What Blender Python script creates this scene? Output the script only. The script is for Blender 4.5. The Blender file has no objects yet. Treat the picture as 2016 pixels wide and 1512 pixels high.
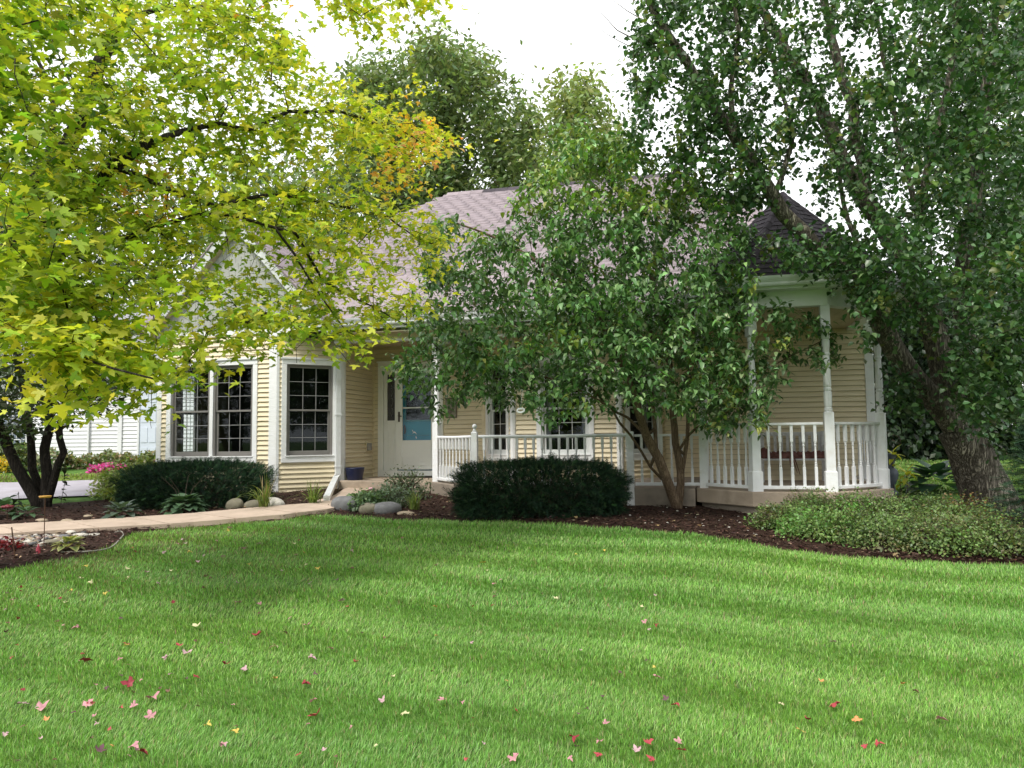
import bpy, math, random
import numpy as np
from mathutils import Matrix, Vector
PI = math.pi
rng = np.random.default_rng(7)
random.seed(7)
S = bpy.context.scene

# ------------------------------------------------------------------ camera
F_PX, CX, CY = 1512.0, 1008.0, 756.0
YAW, PITCH, ROLL = math.radians(13.8), math.atan(0.0705), 0.011
CAM = np.array([0.0, 0.0, 1.55])
def _rz(t):
    c, s = math.cos(t), math.sin(t); return np.array([[c, -s, 0], [s, c, 0], [0, 0, 1.0]])
def _rx(t):
    c, s = math.cos(t), math.sin(t); return np.array([[1.0, 0, 0], [0, c, -s], [0, s, c]])
RC = _rz(YAW) @ _rx(PI / 2 + PITCH) @ _rz(-ROLL)
cam_d = bpy.data.cameras.new('camera'); cam_d.lens = 27.0; cam_d.sensor_width = 36.0
cam_d.clip_start = 0.05; cam_d.clip_end = 3000
cam = bpy.data.objects.new('camera', cam_d); S.collection.objects.link(cam)
M4 = np.eye(4); M4[:3, :3] = RC; M4[:3, 3] = CAM
cam.matrix_world = Matrix(M4.tolist()); S.camera = cam

# ------------------------------------------------------------------ sky, sun, exposure
SUN_EL, SUN_AZ = math.radians(52), math.radians(200)      # azimuth: direction the sun stands in, from +Y clockwise
w = bpy.data.worlds.new('World'); S.world = w; w.use_nodes = True
nt = w.node_tree; nt.nodes.clear()
sky = nt.nodes.new('ShaderNodeTexSky'); sky.sky_type = 'NISHITA'; sky.sun_disc = False
sky.sun_elevation = SUN_EL; sky.sun_rotation = SUN_AZ; sky.air_density = 1.5; sky.dust_density = 5
sc_ = nt.nodes.new('ShaderNodeVectorMath'); sc_.operation = 'SCALE'; sc_.inputs[3].default_value = 0.09
tc = nt.nodes.new('ShaderNodeTexCoord')
ns = nt.nodes.new('ShaderNodeTexNoise'); ns.inputs['Scale'].default_value = 1.6; ns.inputs['Detail'].default_value = 5
cr = nt.nodes.new('ShaderNodeValToRGB')
cr.color_ramp.elements[0].position = 0.3; cr.color_ramp.elements[0].color = (1.06, 1.08, 1.12, 1)
cr.color_ramp.elements[1].position = 0.7; cr.color_ramp.elements[1].color = (1.36, 1.37, 1.38, 1)
mx = nt.nodes.new('ShaderNodeMix'); mx.data_type = 'RGBA'; mx.inputs[0].default_value = 0.88
bg = nt.nodes.new('ShaderNodeBackground'); bg.inputs[1].default_value = 1.0
out = nt.nodes.new('ShaderNodeOutputWorld')
L = nt.links.new
L(sky.outputs[0], sc_.inputs[0]); L(tc.outputs['Generated'], ns.inputs['Vector']); L(ns.outputs[0], cr.inputs[0])
L(sc_.outputs[0], mx.inputs[6]); L(cr.outputs[0], mx.inputs[7]); L(mx.outputs[2], bg.inputs[0]); L(bg.outputs[0], out.inputs[0])
sun_d = bpy.data.lights.new('sun', 'SUN'); sun_d.energy = 2.3; sun_d.angle = math.radians(12); sun_d.color = (1.0, 0.96, 0.88)
sun = bpy.data.objects.new('sun', sun_d); S.collection.objects.link(sun)
sv = Vector((math.cos(SUN_EL) * math.sin(SUN_AZ), math.cos(SUN_EL) * math.cos(SUN_AZ), math.sin(SUN_EL)))
sun.rotation_euler = sv.to_track_quat('Z', 'Y').to_euler()
S.view_settings.view_transform = 'Standard'; S.view_settings.look = 'None'
S.view_settings.exposure = 0.56; S.view_settings.gamma = 1.0; S.view_settings.use_curve_mapping = False
S.cycles.max_bounces = 8; S.cycles.transparent_max_bounces = 12
S.cycles.diffuse_bounces = 4; S.cycles.transmission_bounces = 6

# ------------------------------------------------------------------ projection helpers for measuring the place
def ray(x, y):
    return RC @ np.array([(x - CX) / F_PX, -(y - CY) / F_PX, -1.0])
def project(P):
    q = (np.asarray(P, float) - CAM) @ RC
    z = np.minimum(q[..., 2], -1e-3)
    return np.stack([CX - F_PX * q[..., 0] / z, CY + F_PX * q[..., 1] / z], -1), -q[..., 2]
FWD = np.array([-math.sin(YAW), math.cos(YAW)]); RGT = np.array([math.cos(YAW), math.sin(YAW)])
GD = [-5, 0, 11.5, 14, 20, 60]; GZ = [-0.05, 0.0, 0.55, 0.62, 0.93, 1.2]
def ground(x, y):
    D = np.asarray(x) * FWD[0] + np.asarray(y) * FWD[1]
    lat = np.asarray(x) * RGT[0] + np.asarray(y) * RGT[1]
    return np.interp(D, GD, GZ) + 0.012 * np.sin(lat * 1.7 + D * .6) + 0.01 * np.sin(D * 2.1 - lat * .8)
def pg(x, y):                       # point of the ground seen at (x, y)
    d = ray(x, y); lo, hi = 0.5, 80.0
    for _ in range(40):
        m = (lo + hi) / 2; P = CAM + d * m
        if P[2] > ground(P[0], P[1]): lo = m
        else: hi = m
    return CAM + d * lo
def pD(x, y, D):
    d = RC @ np.stack([(np.asarray(x, float) - CX) / F_PX, -(np.asarray(y, float) - CY) / F_PX, -np.ones(np.shape(x))])
    return (CAM[:, None] + d * D).T if np.ndim(x) else CAM + d * D
def pY(x, y, Y):
    d = ray(x, y); return CAM + d * ((Y - CAM[1]) / d[1])
def cw(lat, D): return RGT * lat + FWD * D

# ------------------------------------------------------------------ materials
MATS = {}
def _base(name):
    m = bpy.data.materials.new(name); m.use_nodes = True; n = m.node_tree; n.nodes.clear()
    o = n.nodes.new('ShaderNodeOutputMaterial'); p = n.nodes.new('ShaderNodeBsdfPrincipled')
    n.links.new(p.outputs[0], o.inputs[0]); MATS[name] = m; return m, n, p, o
def mat(name, col, rough=0.6, spec=0.5, var=0.12, scale=6.0, bump=0.0, bscale=40.0, stretch=(1, 1, 1), dirt=None, dscale=1.5, metallic=0.0, objrand=0.0):
    m, n, p, o = _base(name)
    p.inputs['Roughness'].default_value = rough; p.inputs['Specular IOR Level'].default_value = spec; p.inputs['Metallic'].default_value = metallic
    t = n.nodes.new('ShaderNodeTexCoord'); mp = n.nodes.new('ShaderNodeMapping'); mp.inputs['Scale'].default_value = stretch
    n.links.new(t.outputs['Object'], mp.inputs[0])
    z = n.nodes.new('ShaderNodeTexNoise'); z.inputs['Scale'].default_value = scale; z.inputs['Detail'].default_value = 6
    n.links.new(mp.outputs[0], z.inputs['Vector'])
    r = n.nodes.new('ShaderNodeMapRange'); r.inputs['To Min'].default_value = 1 - var; r.inputs['To Max'].default_value = 1 + var
    r.inputs['From Min'].default_value = .3; r.inputs['From Max'].default_value = .7
    n.links.new(z.outputs[0], r.inputs[0])
    v = n.nodes.new('ShaderNodeVectorMath'); v.operation = 'SCALE'; v.inputs[0].default_value = col[:3]
    n.links.new(r.outputs[0], v.inputs[3]); last = v.outputs[0]
    if objrand:
        oi = n.nodes.new('ShaderNodeObjectInfo'); rr = n.nodes.new('ShaderNodeMapRange')
        rr.inputs['To Min'].default_value = 1 - objrand; rr.inputs['To Max'].default_value = 1 + objrand
        v2 = n.nodes.new('ShaderNodeVectorMath'); v2.operation = 'SCALE'
        n.links.new(oi.outputs['Random'], rr.inputs[0]); n.links.new(last, v2.inputs[0]); n.links.new(rr.outputs[0], v2.inputs[3]); last = v2.outputs[0]
    if dirt:
        z2 = n.nodes.new('ShaderNodeTexNoise'); z2.inputs['Scale'].default_value = dscale; z2.inputs['Detail'].default_value = 8
        z2.inputs['Roughness'].default_value = .65
        n.links.new(mp.outputs[0], z2.inputs['Vector'])
        r2 = n.nodes.new('ShaderNodeMapRange'); r2.inputs['From Min'].default_value = .5; r2.inputs['From Max'].default_value = .72; r2.inputs['To Max'].default_value = .75
        n.links.new(z2.outputs[0], r2.inputs[0])
        mm = n.nodes.new('ShaderNodeMix'); mm.data_type = 'RGBA'; mm.inputs[7].default_value = (*dirt, 1)
        n.links.new(r2.outputs[0], mm.inputs[0]); n.links.new(last, mm.inputs[6]); last = mm.outputs[2]
    n.links.new(last, p.inputs['Base Color'])
    if bump:
        b = n.nodes.new('ShaderNodeBump'); b.inputs['Strength'].default_value = bump; b.inputs['Distance'].default_value = .01
        z3 = n.nodes.new('ShaderNodeTexNoise'); z3.inputs['Scale'].default_value = bscale; z3.inputs['Detail'].default_value = 5
        n.links.new(mp.outputs[0], z3.inputs['Vector']); n.links.new(z3.outputs[0], b.inputs['Height']); n.links.new(b.outputs[0], p.inputs['Normal'])
    return m
def leafmat(name, rough=0.42, trans=0.35, spec=0.5, tint=(1.15, 1.1, .5)):
    m, n, p, o = _base(name)
    a = n.nodes.new('ShaderNodeAttribute'); a.attribute_name = 'col'
    p.inputs['Roughness'].default_value = rough; p.inputs['Specular IOR Level'].default_value = spec
    n.links.new(a.outputs['Color'], p.inputs['Base Color'])
    tr = n.nodes.new('ShaderNodeBsdfTranslucent'); ml = n.nodes.new('ShaderNodeVectorMath'); ml.operation = 'MULTIPLY'; ml.inputs[1].default_value = tint
    n.links.new(a.outputs['Color'], ml.inputs[0]); n.links.new(ml.outputs[0], tr.inputs[0])
    ms = n.nodes.new('ShaderNodeMixShader'); ms.inputs[0].default_value = trans
    n.links.new(p.outputs[0], ms.inputs[1]); n.links.new(tr.outputs[0], ms.inputs[2]); n.links.new(ms.outputs[0], o.inputs[0])
    return m
def barkmat(name, col, col2, furrow=9.0, strength=0.9, tilt=0.0):
    m, n, p, o = _base(name); p.inputs['Roughness'].default_value = .9; p.inputs['Specular IOR Level'].default_value = .2
    t = n.nodes.new('ShaderNodeTexCoord'); mp = n.nodes.new('ShaderNodeMapping'); mp.inputs['Scale'].default_value = (1, 1, .10); mp.inputs['Rotation'].default_value = (0, tilt, 0)
    n.links.new(t.outputs['Object'], mp.inputs[0])
    nz = n.nodes.new('ShaderNodeTexNoise'); nz.inputs['Scale'].default_value = furrow * .8; nz.inputs['Detail'].default_value = 6
    n.links.new(mp.outputs[0], nz.inputs['Vector'])
    ad = n.nodes.new('ShaderNodeVectorMath'); ad.operation = 'SCALE'; ad.inputs[3].default_value = .22
    n.links.new(nz.outputs['Color'], ad.inputs[0]); av = n.nodes.new('ShaderNodeVectorMath'); av.operation = 'ADD'
    n.links.new(mp.outputs[0], av.inputs[0]); n.links.new(ad.outputs[0], av.inputs[1])
    vo = n.nodes.new('ShaderNodeTexNoise'); vo.inputs['Scale'].default_value = furrow * 4.2; vo.inputs['Detail'].default_value = 4; vo.inputs['Roughness'].default_value = .55
    n.links.new(av.outputs[0], vo.inputs['Vector'])
    sb = n.nodes.new('ShaderNodeMath'); sb.operation = 'SUBTRACT'; sb.inputs[1].default_value = .5; n.links.new(vo.outputs[0], sb.inputs[0])
    ab = n.nodes.new('ShaderNodeMath'); ab.operation = 'ABSOLUTE'; n.links.new(sb.outputs[0], ab.inputs[0])
    mr = n.nodes.new('ShaderNodeMapRange'); mr.inputs['From Max'].default_value = .12; n.links.new(ab.outputs[0], mr.inputs[0])
    n2 = n.nodes.new('ShaderNodeTexNoise'); n2.inputs['Scale'].default_value = 5; n2.inputs['Detail'].default_value = 8; n.links.new(t.outputs['Object'], n2.inputs['Vector'])
    mu = n.nodes.new('ShaderNodeMath'); mu.operation = 'MULTIPLY'; n.links.new(mr.outputs[0], mu.inputs[0]); n.links.new(n2.outputs[0], mu.inputs[1])
    c = n.nodes.new('ShaderNodeValToRGB'); c.color_ramp.elements[0].color = (*col2, 1); c.color_ramp.elements[1].color = (*col, 1); c.color_ramp.elements[1].position = .6
    n.links.new(mu.outputs[0], c.inputs[0]); n.links.new(c.outputs[0], p.inputs['Base Color'])
    b = n.nodes.new('ShaderNodeBump'); b.inputs['Strength'].default_value = strength; b.inputs['Distance'].default_value = .03
    n.links.new(mr.outputs[0], b.inputs['Height']); n.links.new(b.outputs[0], p.inputs['Normal'])
    return m
SIDING = mat('siding_vinyl_cream', (.76, .665, .475), .5, .35, .05, 1.2, .05, 60, (1, 1, 6), dirt=(.66, .56, .37), dscale=1.1, objrand=.03)
WHITE = mat('white_paint', (.80, .81, .82), .45, .4, .03, 3, .02, 90, dirt=(.73, .73, .71), dscale=5)
WHITEP = mat('white_porch_paint', (.80, .81, .83), .5, .4, .05, 5, .12, 60, dirt=(.70, .69, .66), dscale=9)
GREYT = mat('pale_grey_shingle_paint', (.43, .44, .41), .6, .3, .06, 4, .1, 80, (1, 1, .3), objrand=.06)
SASH = mat('taupe_window_sash', (.20, .19, .18), .45, .4, .05)
MUNT = mat('light_grey_muntin', (.30, .30, .30), .4)
DOORW = mat('storm_door_white', (.80, .81, .78), .4, .4, .03, 2)
TEAL = mat('teal_door_paint', (.004, .29, .46), .35, .5, .08, 3)
CONC = mat('weathered_concrete', (.40, .325, .255), .85, .25, .12, 4, .3, 120, dirt=(.22, .18, .14), dscale=2.2)
CONCD = mat('dark_foundation_concrete', (.29, .245, .20), .9, .2, .15, 4, .35, 90, dirt=(.17, .145, .12), dscale=2.5)
WALK = mat('sandy_concrete_walk', (.50, .395, .315), .85, .25, .1, 3, .25, 160, dirt=(.33, .25, .19), dscale=3.5)
ROOFP = mat('faded_mauve_shingle', (.275, .228, .245), .75, .3, .12, 7, .5, 260, objrand=.13)
ROOFD = mat('charcoal_shingle', (.060, .050, .060), .85, .3, .2, 9, .6, 260, objrand=.22)
GUTT = mat('white_aluminium_gutter', (.70, .725, .74), .35, .5, .05, 2, dirt=(.52, .52, .50), dscale=4)
SOFF = mat('soffit_tan', (.50, .42, .27), .6)
WBACK = mat('shadow_gap_backing', (.13, .105, .07), .9, .1)  # dark colour stands in for the shadow lines between siding boards
DARK = mat('dark_interior', (.035, .035, .038), .9, .1)
CURT = mat('pale_curtain', (.55, .56, .60), .9, .1, .1, 20, .3, 30, (8, 8, .5))
GREYP = mat('grey_box_plastic', (.30, .29, .27), .5)
BLUE = mat('navy_planter', (.007, .013, .05), .4, .5, .1)
MATD = mat('dark_rubber_mat', (.03, .028, .026), .95, .1, .2, 30, .5, 200)
BENCH = mat('peeling_white_bench', (.60, .59, .60), .6, .3, .12, 8, .2, 60, dirt=(.33, .30, .28), dscale=9)
BLANK = mat('rust_brown_cloth', (.17, .08, .07), .9, .1, .45, 12, .8, 30)
METAL = mat('dark_bronze_metal', (.10, .085, .075), .4, .5, .1, 5, metallic=.6)
RUST = mat('rusty_iron', (.07, .035, .02), .8, .2, .3, 20)
SOIL = mat('lawn_soil', (.075, .15, .03), .95, .1, .4, 9, .6, 40)
MULCH = mat('dark_mulch', (.040, .022, .016), .95, .15, .5, 14, 1.0, 45)
DRIVE = mat('grey_driveway', (.36, .34, .38), .9, .2, .08, 3, .3, 90, dirt=(.27, .24, .25), dscale=1.8)
NSIDE = mat('neighbour_white_siding', (.70, .70, .72), .5, .3, .04, 2)
NGAR = mat('pale_blue_garage', (.58, .63, .72), .5, .3, .03, 2)
NROOF = mat('neighbour_grey_roof', (.27, .27, .29), .85, .2, .15, 9, .5, 60)
BARK = barkmat('grey_brown_furrowed_bark', (.40, .36, .285), (.085, .072, .056), 8, 1.0, .38)
BARKT = barkmat('tan_smooth_bark', (.27, .195, .13), (.10, .068, .045), 10, .45)
BARKD = barkmat('dark_bark', (.062, .052, .044), (.018, .015, .013), 9, .7)
TWIG = mat('twig_grey_brown', (.075, .058, .045), .85, .2, .25, 12)
LEAF = leafmat('leaf')
LEAFG = leafmat('glossy_leaf', .38, .28, .55, (1.0, 1.15, .5))
NEEDLE = leafmat('needle', .75, .10, .15, (1, 1.1, .6)); LEAFM = leafmat('maple_leaf', .45, .45, .45, (1.15, 1.15, .5)); 
BLADE = leafmat('grass_blade', .5, .32, .35, (1.05, 1.15, .55))
def glassmat():
    m, n, p, o = _base('window_glass'); n.nodes.remove(p)
    tr = n.nodes.new('ShaderNodeBsdfTransparent'); tr.inputs[0].default_value = (.94, .96, .96, 1)
    gl = n.nodes.new('ShaderNodeBsdfGlossy'); gl.inputs['Roughness'].default_value = .02; gl.inputs['Color'].default_value = (.48, .52, .55, 1)
    fr = n.nodes.new('ShaderNodeFresnel'); fr.inputs[0].default_value = 1.55
    ms = n.nodes.new('ShaderNodeMixShader')
    ge = n.nodes.new('ShaderNodeNewGeometry'); iv = n.nodes.new('ShaderNodeMath'); iv.operation = 'SUBTRACT'; iv.inputs[0].default_value = 1.0
    mu = n.nodes.new('ShaderNodeMath'); mu.operation = 'MULTIPLY'; n.links.new(ge.outputs['Backfacing'], iv.inputs[1]); n.links.new(fr.outputs[0], mu.inputs[0]); n.links.new(iv.outputs[0], mu.inputs[1])
    n.links.new(mu.outputs[0], ms.inputs[0]); n.links.new(tr.outputs[0], ms.inputs[1]); n.links.new(gl.outputs[0], ms.inputs[2]); n.links.new(ms.outputs[0], o.inputs[0])
    return m
GLASS = glassmat()
STONES = [mat('stone_' + n_, c, .8, .3, .3, 9, .5, 30, dirt=d) for n_, c, d in [('grey', (.17, .17, .175), (.08, .08, .085)), ('tan', (.36, .29, .21), (.17, .14, .10)),
          ('pale', (.52, .49, .44), (.30, .27, .22)), ('mossy', (.215, .195, .145), (.10, .095, .06)), ('pink', (.38, .28, .25), (.2, .14, .12))]]

# ------------------------------------------------------------------ object helpers
def link(o): S.collection.objects.link(o); return o
def tag(o, label=None, cat=None, group=None, kind=None):
    if label: o['label'] = label
    if cat: o['category'] = cat
    if group: o['group'] = group
    if kind: o['kind'] = kind
    return o
def setparent(o, parent):
    if parent is not None:
        o.parent = parent
        o.matrix_parent_inverse = Matrix.Translation(parent.location).inverted() if parent.get('_e') else Matrix.Identity(4)
def empty(name, loc, label=None, cat=None, group=None):
    o = bpy.data.objects.new(name, None); link(o); o.location = [float(v) for v in loc]; o['_e'] = 1
    o.empty_display_size = .1
    return tag(o, label, cat, group)
def npmesh(name, V, T, cols=None, smooth=False):
    V = np.ascontiguousarray(V, dtype=np.float32); T = np.ascontiguousarray(T, dtype=np.int32)
    k = T.shape[1]; me = bpy.data.meshes.new(name)
    me.vertices.add(len(V)); me.vertices.foreach_set('co', V.ravel())
    me.loops.add(T.size); me.loops.foreach_set('vertex_index', T.ravel())
    me.polygons.add(len(T)); me.polygons.foreach_set('loop_start', np.arange(0, T.size, k, dtype=np.int32))
    if smooth: me.polygons.foreach_set('use_smooth', np.ones(len(T), bool))
    me.update(calc_edges=True)
    if cols is not None:
        a = me.color_attributes.new('col', 'FLOAT_COLOR', 'POINT')
        c4 = np.ones((len(V), 4), np.float32); c4[:, :3] = cols; a.data.foreach_set('color', c4.ravel())
    return me
def mobj(name, me, material, parent=None, **k):
    o = link(bpy.data.objects.new(name, me))
    if material is not None and not me.materials: me.materials.append(material)
    setparent(o, parent); return tag(o, **k)
class MB:
    def __init__(s): s.v = []; s.f = []
    def box(s, x0, x1, y0, y1, z0, z1): return s.obox((0, 0), (1, 0), x0, x1, y0, y1, z0, z1)
    def obox(s, o, u, a0, a1, b0, b1, z0, z1):
        """box in a frame: origin o, unit u (plan), v = u turned +90 deg"""
        v = (-u[1], u[0]); n = len(s.v)
        for z in (z0, z1):
            for a, b in ((a0, b0), (a1, b0), (a1, b1), (a0, b1)):
                s.v.append((o[0] + u[0] * a + v[0] * b, o[1] + u[1] * a + v[1] * b, z))
        s.f += [tuple(n + i for i in q) for q in ((3, 2, 1, 0), (4, 5, 6, 7), (0, 1, 5, 4), (1, 2, 6, 5), (2, 3, 7, 6), (3, 0, 4, 7))]
        return s
    def hexa(s, P):
        n = len(s.v); s.v += [tuple(p) for p in P]
        s.f += [tuple(n + i for i in q) for q in ((3, 2, 1, 0), (4, 5, 6, 7), (0, 1, 5, 4), (1, 2, 6, 5), (2, 3, 7, 6), (3, 0, 4, 7))]; return s
    def prism(s, poly, off):
        """poly: list of 3d points, off: 3d offset"""
        n = len(s.v); k = len(poly); s.v += [tuple(p) for p in poly] + [tuple(np.add(p, off)) for p in poly]
        s.f.append(tuple(range(n + k - 1, n - 1, -1))); s.f.append(tuple(range(n + k, n + 2 * k)))
        for i in range(k): j = (i + 1) % k; s.f.append((n + i, n + j, n + k + j, n + k + i))
        return s
    def rings(s, rings, close=True):
        n = len(s.v); k = len(rings[0])
        for r in rings: s.v += [tuple(p) for p in r]
        for i in range(len(rings) - 1):
            for j in range(k):
                a = n + i * k + j; b = n + i * k + (j + 1) % k
                s.f.append((a, b, b + k, a + k))
        if close: s.f.append(tuple(n + j for j in range(k - 1, -1, -1))); s.f.append(tuple(n + (len(rings) - 1) * k + j for j in range(k)))
        return s
    def tube(s, P, r, k=8):
        P = [Vector(p) for p in P]; rr = r if hasattr(r, '__len__') else [r] * len(P); R = []
        for i, p in enumerate(P):
            d = (P[min(i + 1, len(P) - 1)] - P[max(i - 1, 0)]).normalized(); a = d.orthogonal().normalized()
            if i: a = (R_a - d * R_a.dot(d)).normalized()
            R_a = a; b = d.cross(a); R.append([p + (a * math.cos(t) + b * math.sin(t)) * rr[i] for t in np.arange(k) * 2 * PI / k])
        return s.rings(R)
    def lathe(s, c, prof, k=16, sx=1, sy=1):
        return s.rings([[(c[0] + r * math.cos(t) * sx, c[1] + r * math.sin(t) * sy, c[2] + z) for t in np.arange(k) * 2 * PI / k] for z, r in prof])
    def build(s, name, material, parent=None, smooth=False, bevel=0, **kw):
        me = bpy.data.meshes.new(name); me.from_pydata([tuple(map(float, p)) for p in s.v], [], s.f)
        if smooth:
            for p in me.polygons: p.use_smooth = True
        o = mobj(name, me, material, parent, **kw)
        if bevel:
            b = o.modifiers.new('b', 'BEVEL'); b.width = bevel; b.segments = 2; b.limit_method = 'ANGLE'
        return o

# ------------------------------------------------------------------ ground
FL = 0.81      # porch floor
lat = np.unique(np.concatenate([np.linspace(-12, 9, 106), np.linspace(-40, -12, 20), np.linspace(9, 40, 20), [-1500, -400, -120, 120, 400, 1500]]))
dd = np.unique(np.concatenate([np.linspace(-3, 16, 96), np.linspace(16, 60, 30), [-600, -60, -15, 120, 400, 1800]]))
gl_, gd_ = np.meshgrid(lat, dd)
XY = gl_[..., None] * RGT + gd_[..., None] * FWD
V = np.concatenate([XY, ground(XY[..., 0], XY[..., 1])[..., None]], -1).reshape(-1, 3)
nl = len(lat); ii, jj = np.meshgrid(np.arange(len(dd) - 1), np.arange(nl - 1), indexing='ij'); b_ = (ii * nl + jj).ravel()
mobj('lawn', npmesh('lawn', V, np.stack([b_, b_ + 1, b_ + nl + 1, b_ + nl], 1), smooth=True), SOIL, kind='structure')

EDGE = np.array([(-700, 1230), (-200, 1150), (0, 1124), (70, 1112), (150, 1098), (215, 1080), (243, 1062), (262, 1050), (400, 1037), (560, 1024), (650, 1013), (700, 1018), (770, 1024), (830, 1026), (1000, 1028), (1150, 1037),
                 (1300, 1047), (1400, 1057), (1490, 1073), (1560, 1086), (1700, 1101), (1850, 1110), (2016, 1113), (2700, 1140)], float)
def edge_y(x): return np.interp(x, EDGE[:, 0], EDGE[:, 1])
# mulch beds: a raised sheet that ends at the lawn edge
def sheet(name, xs, ynear, yfar, n, lift, material, rough=0.0, kind='structure'):
    V = []; 
    for x in xs:
        a = pg(x, ynear(x)); b = pg(x, yfar(x)); 
        for k in range(n):
            q = a + (b - a) * (k / (n - 1)) ** 1.0
            z = ground(q[0], q[1]) + lift * min(1, k / 1.5) + (rng.normal() * rough if 0 < k < n - 1 else 0)
            V.append((q[0], q[1], z))
    m = len(xs); T = [(i * n + j, (i + 1) * n + j, (i + 1) * n + j + 1, i * n + j + 1) for i in range(m - 1) for j in range(n - 1)]
    return mobj(name, npmesh(name, V, T, smooth=True), material, kind=kind)
far_y = lambda x: np.interp(x, [-700, 0, 70, 240, 300, 700, 880, 1250, 1490, 1700, 1800, 2016, 2700], [1020, 1001, 997, 984, 975, 962, 962, 962, 966, 966, 985, 990, 1000])
sheet('mulch_bed', np.linspace(-680, 2650, 220), edge_y, far_y, 26, .022, MULCH, .009)

# driveway and far grass strip
def flat(name, pts, lift, material, sub=14, kind='structure'):
    """quad given by four plan corners, draped on the ground"""
    a, b, c, d = [np.array(p, float) for p in pts]; V = []
    for i in range(sub + 1):
        for j in range(sub + 1):
            s_, t_ = i / sub, j / sub; q = (a * (1 - s_) + b * s_) * (1 - t_) + (d * (1 - s_) + c * s_) * t_
            V.append((q[0], q[1], ground(q[0], q[1]) + lift))
    T = [(i * (sub + 1) + j, (i + 1) * (sub + 1) + j, (i + 1) * (sub + 1) + j + 1, i * (sub + 1) + j + 1) for i in range(sub) for j in range(sub)]
    return mobj(name, npmesh(name, V, T, smooth=True), material, kind=kind)
dn = [pg(-700, 1010)[:2], pg(300, 977)[:2], pg(300, 946)[:2], pg(-700, 962)[:2]]
flat('driveway', dn, .03, DRIVE)

# front walk (concrete slabs)
WN = [(-420, 1082), (-100, 1068), (0, 1062), (160, 1051), (245, 1046), (400, 1036), (560, 1022), (655, 1010), (690, 990), (722, 972), (742, 964)]
WF = [(-420, 1058), (-100, 1047), (0, 1043), (160, 1034), (245, 1028), (400, 1017), (520, 1006), (610, 999), (655, 984), (676, 970), (700, 962)]
def poly_at(P, s_):
    P = np.array(P, float); d = np.concatenate([[0], np.cumsum(np.linalg.norm(np.diff(P, axis=0), axis=1))]); d /= d[-1]
    return np.array([np.interp(s_, d, P[:, k]) for k in range(P.shape[1])])
wn = [pg(*p) for p in WN]; wf = [pg(*p) for p in WF]
walk = empty('front_walk', (*wn[5][:2], ground(*wn[5][:2]))); walk['kind'] = 'structure'
NS = 12
for i in range(NS):
    mbw = MB(); t0, t1 = i / NS + .0012, (i + 1) / NS - .0012; K = 5
    for k in range(K):
        ta, tb = t0 + (t1 - t0) * k / K, t0 + (t1 - t0) * (k + 1) / K
        c = [poly_at(wn, ta), poly_at(wn, tb), poly_at(wf, tb), poly_at(wf, ta)]
        zb = [ground(p[0], p[1]) for p in c]
        mbw.hexa([(p[0], p[1], z - .06) for p, z in zip(c, zb)] + [(p[0], p[1], z + .065) for p, z in zip(c, zb)])
    mbw.build('walk_slab', WALK, walk)

# ------------------------------------------------------------------ porch slab
k45 = .7071
G1, G2, G3, G0 = (.68, 10.76), (1.62, 10.76), (2.40, 11.50), (.015, 11.425)
OC = (1.18, 12.0)
porch = empty('porch_slab', (0, 12, FL)); porch['kind'] = 'structure'
def off(p, d, c=OC):
    v = np.subtract(p, c); v = v / np.linalg.norm(v); return (p[0] + v[0] * d, p[1] + v[1] * d)
out_g = [off(G0, .12), off(G1, .13), off(G2, .13), off(G3, .13), (2.53, 13.45), (.0, 13.45)]
MB().prism([(x, y, FL - .20) for x, y in out_g], (0, 0, .20)).build('slab_cap', CONC, porch, bevel=.012)
in_g = [off(G0, .04), off(G1, .06), off(G2, .06), off(G3, .06), (2.46, 13.45), (.05, 13.45)]
MB().prism([(x, y, .2) for x, y in in_g], (0, 0, FL - .20 - .2 - .006)).build('foundation', CONCD, porch)
N1, N2 = (-3.41, 11.42), (-4.50, 12.77)
mid = [(-3.46, 11.33), (-.11, 11.33), (-.005, 13.3), (-.005, 14.45), (-4.6, 14.45), (-4.6, 12.72)]
MB().prism([(x, y, .25) for x, y in mid], (0, 0, FL - .25 - .003)).build('slab_wall', CONCD, porch, bevel=.012)
st = [(-6.46, 12.93), (-4.61, 12.70), (-4.61, 14.45), (-6.46, 14.45)]
MB().prism([(x, y, FL - .19) for x, y in st], (0, 0, .19)).build('stoop_slab', CONC, porch, bevel=.015)
MB().prism([(x + .03, y + .06, .3) for x, y in st], (0, 0, FL - .2 - .3)).build('foundation', CONCD, porch)

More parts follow.
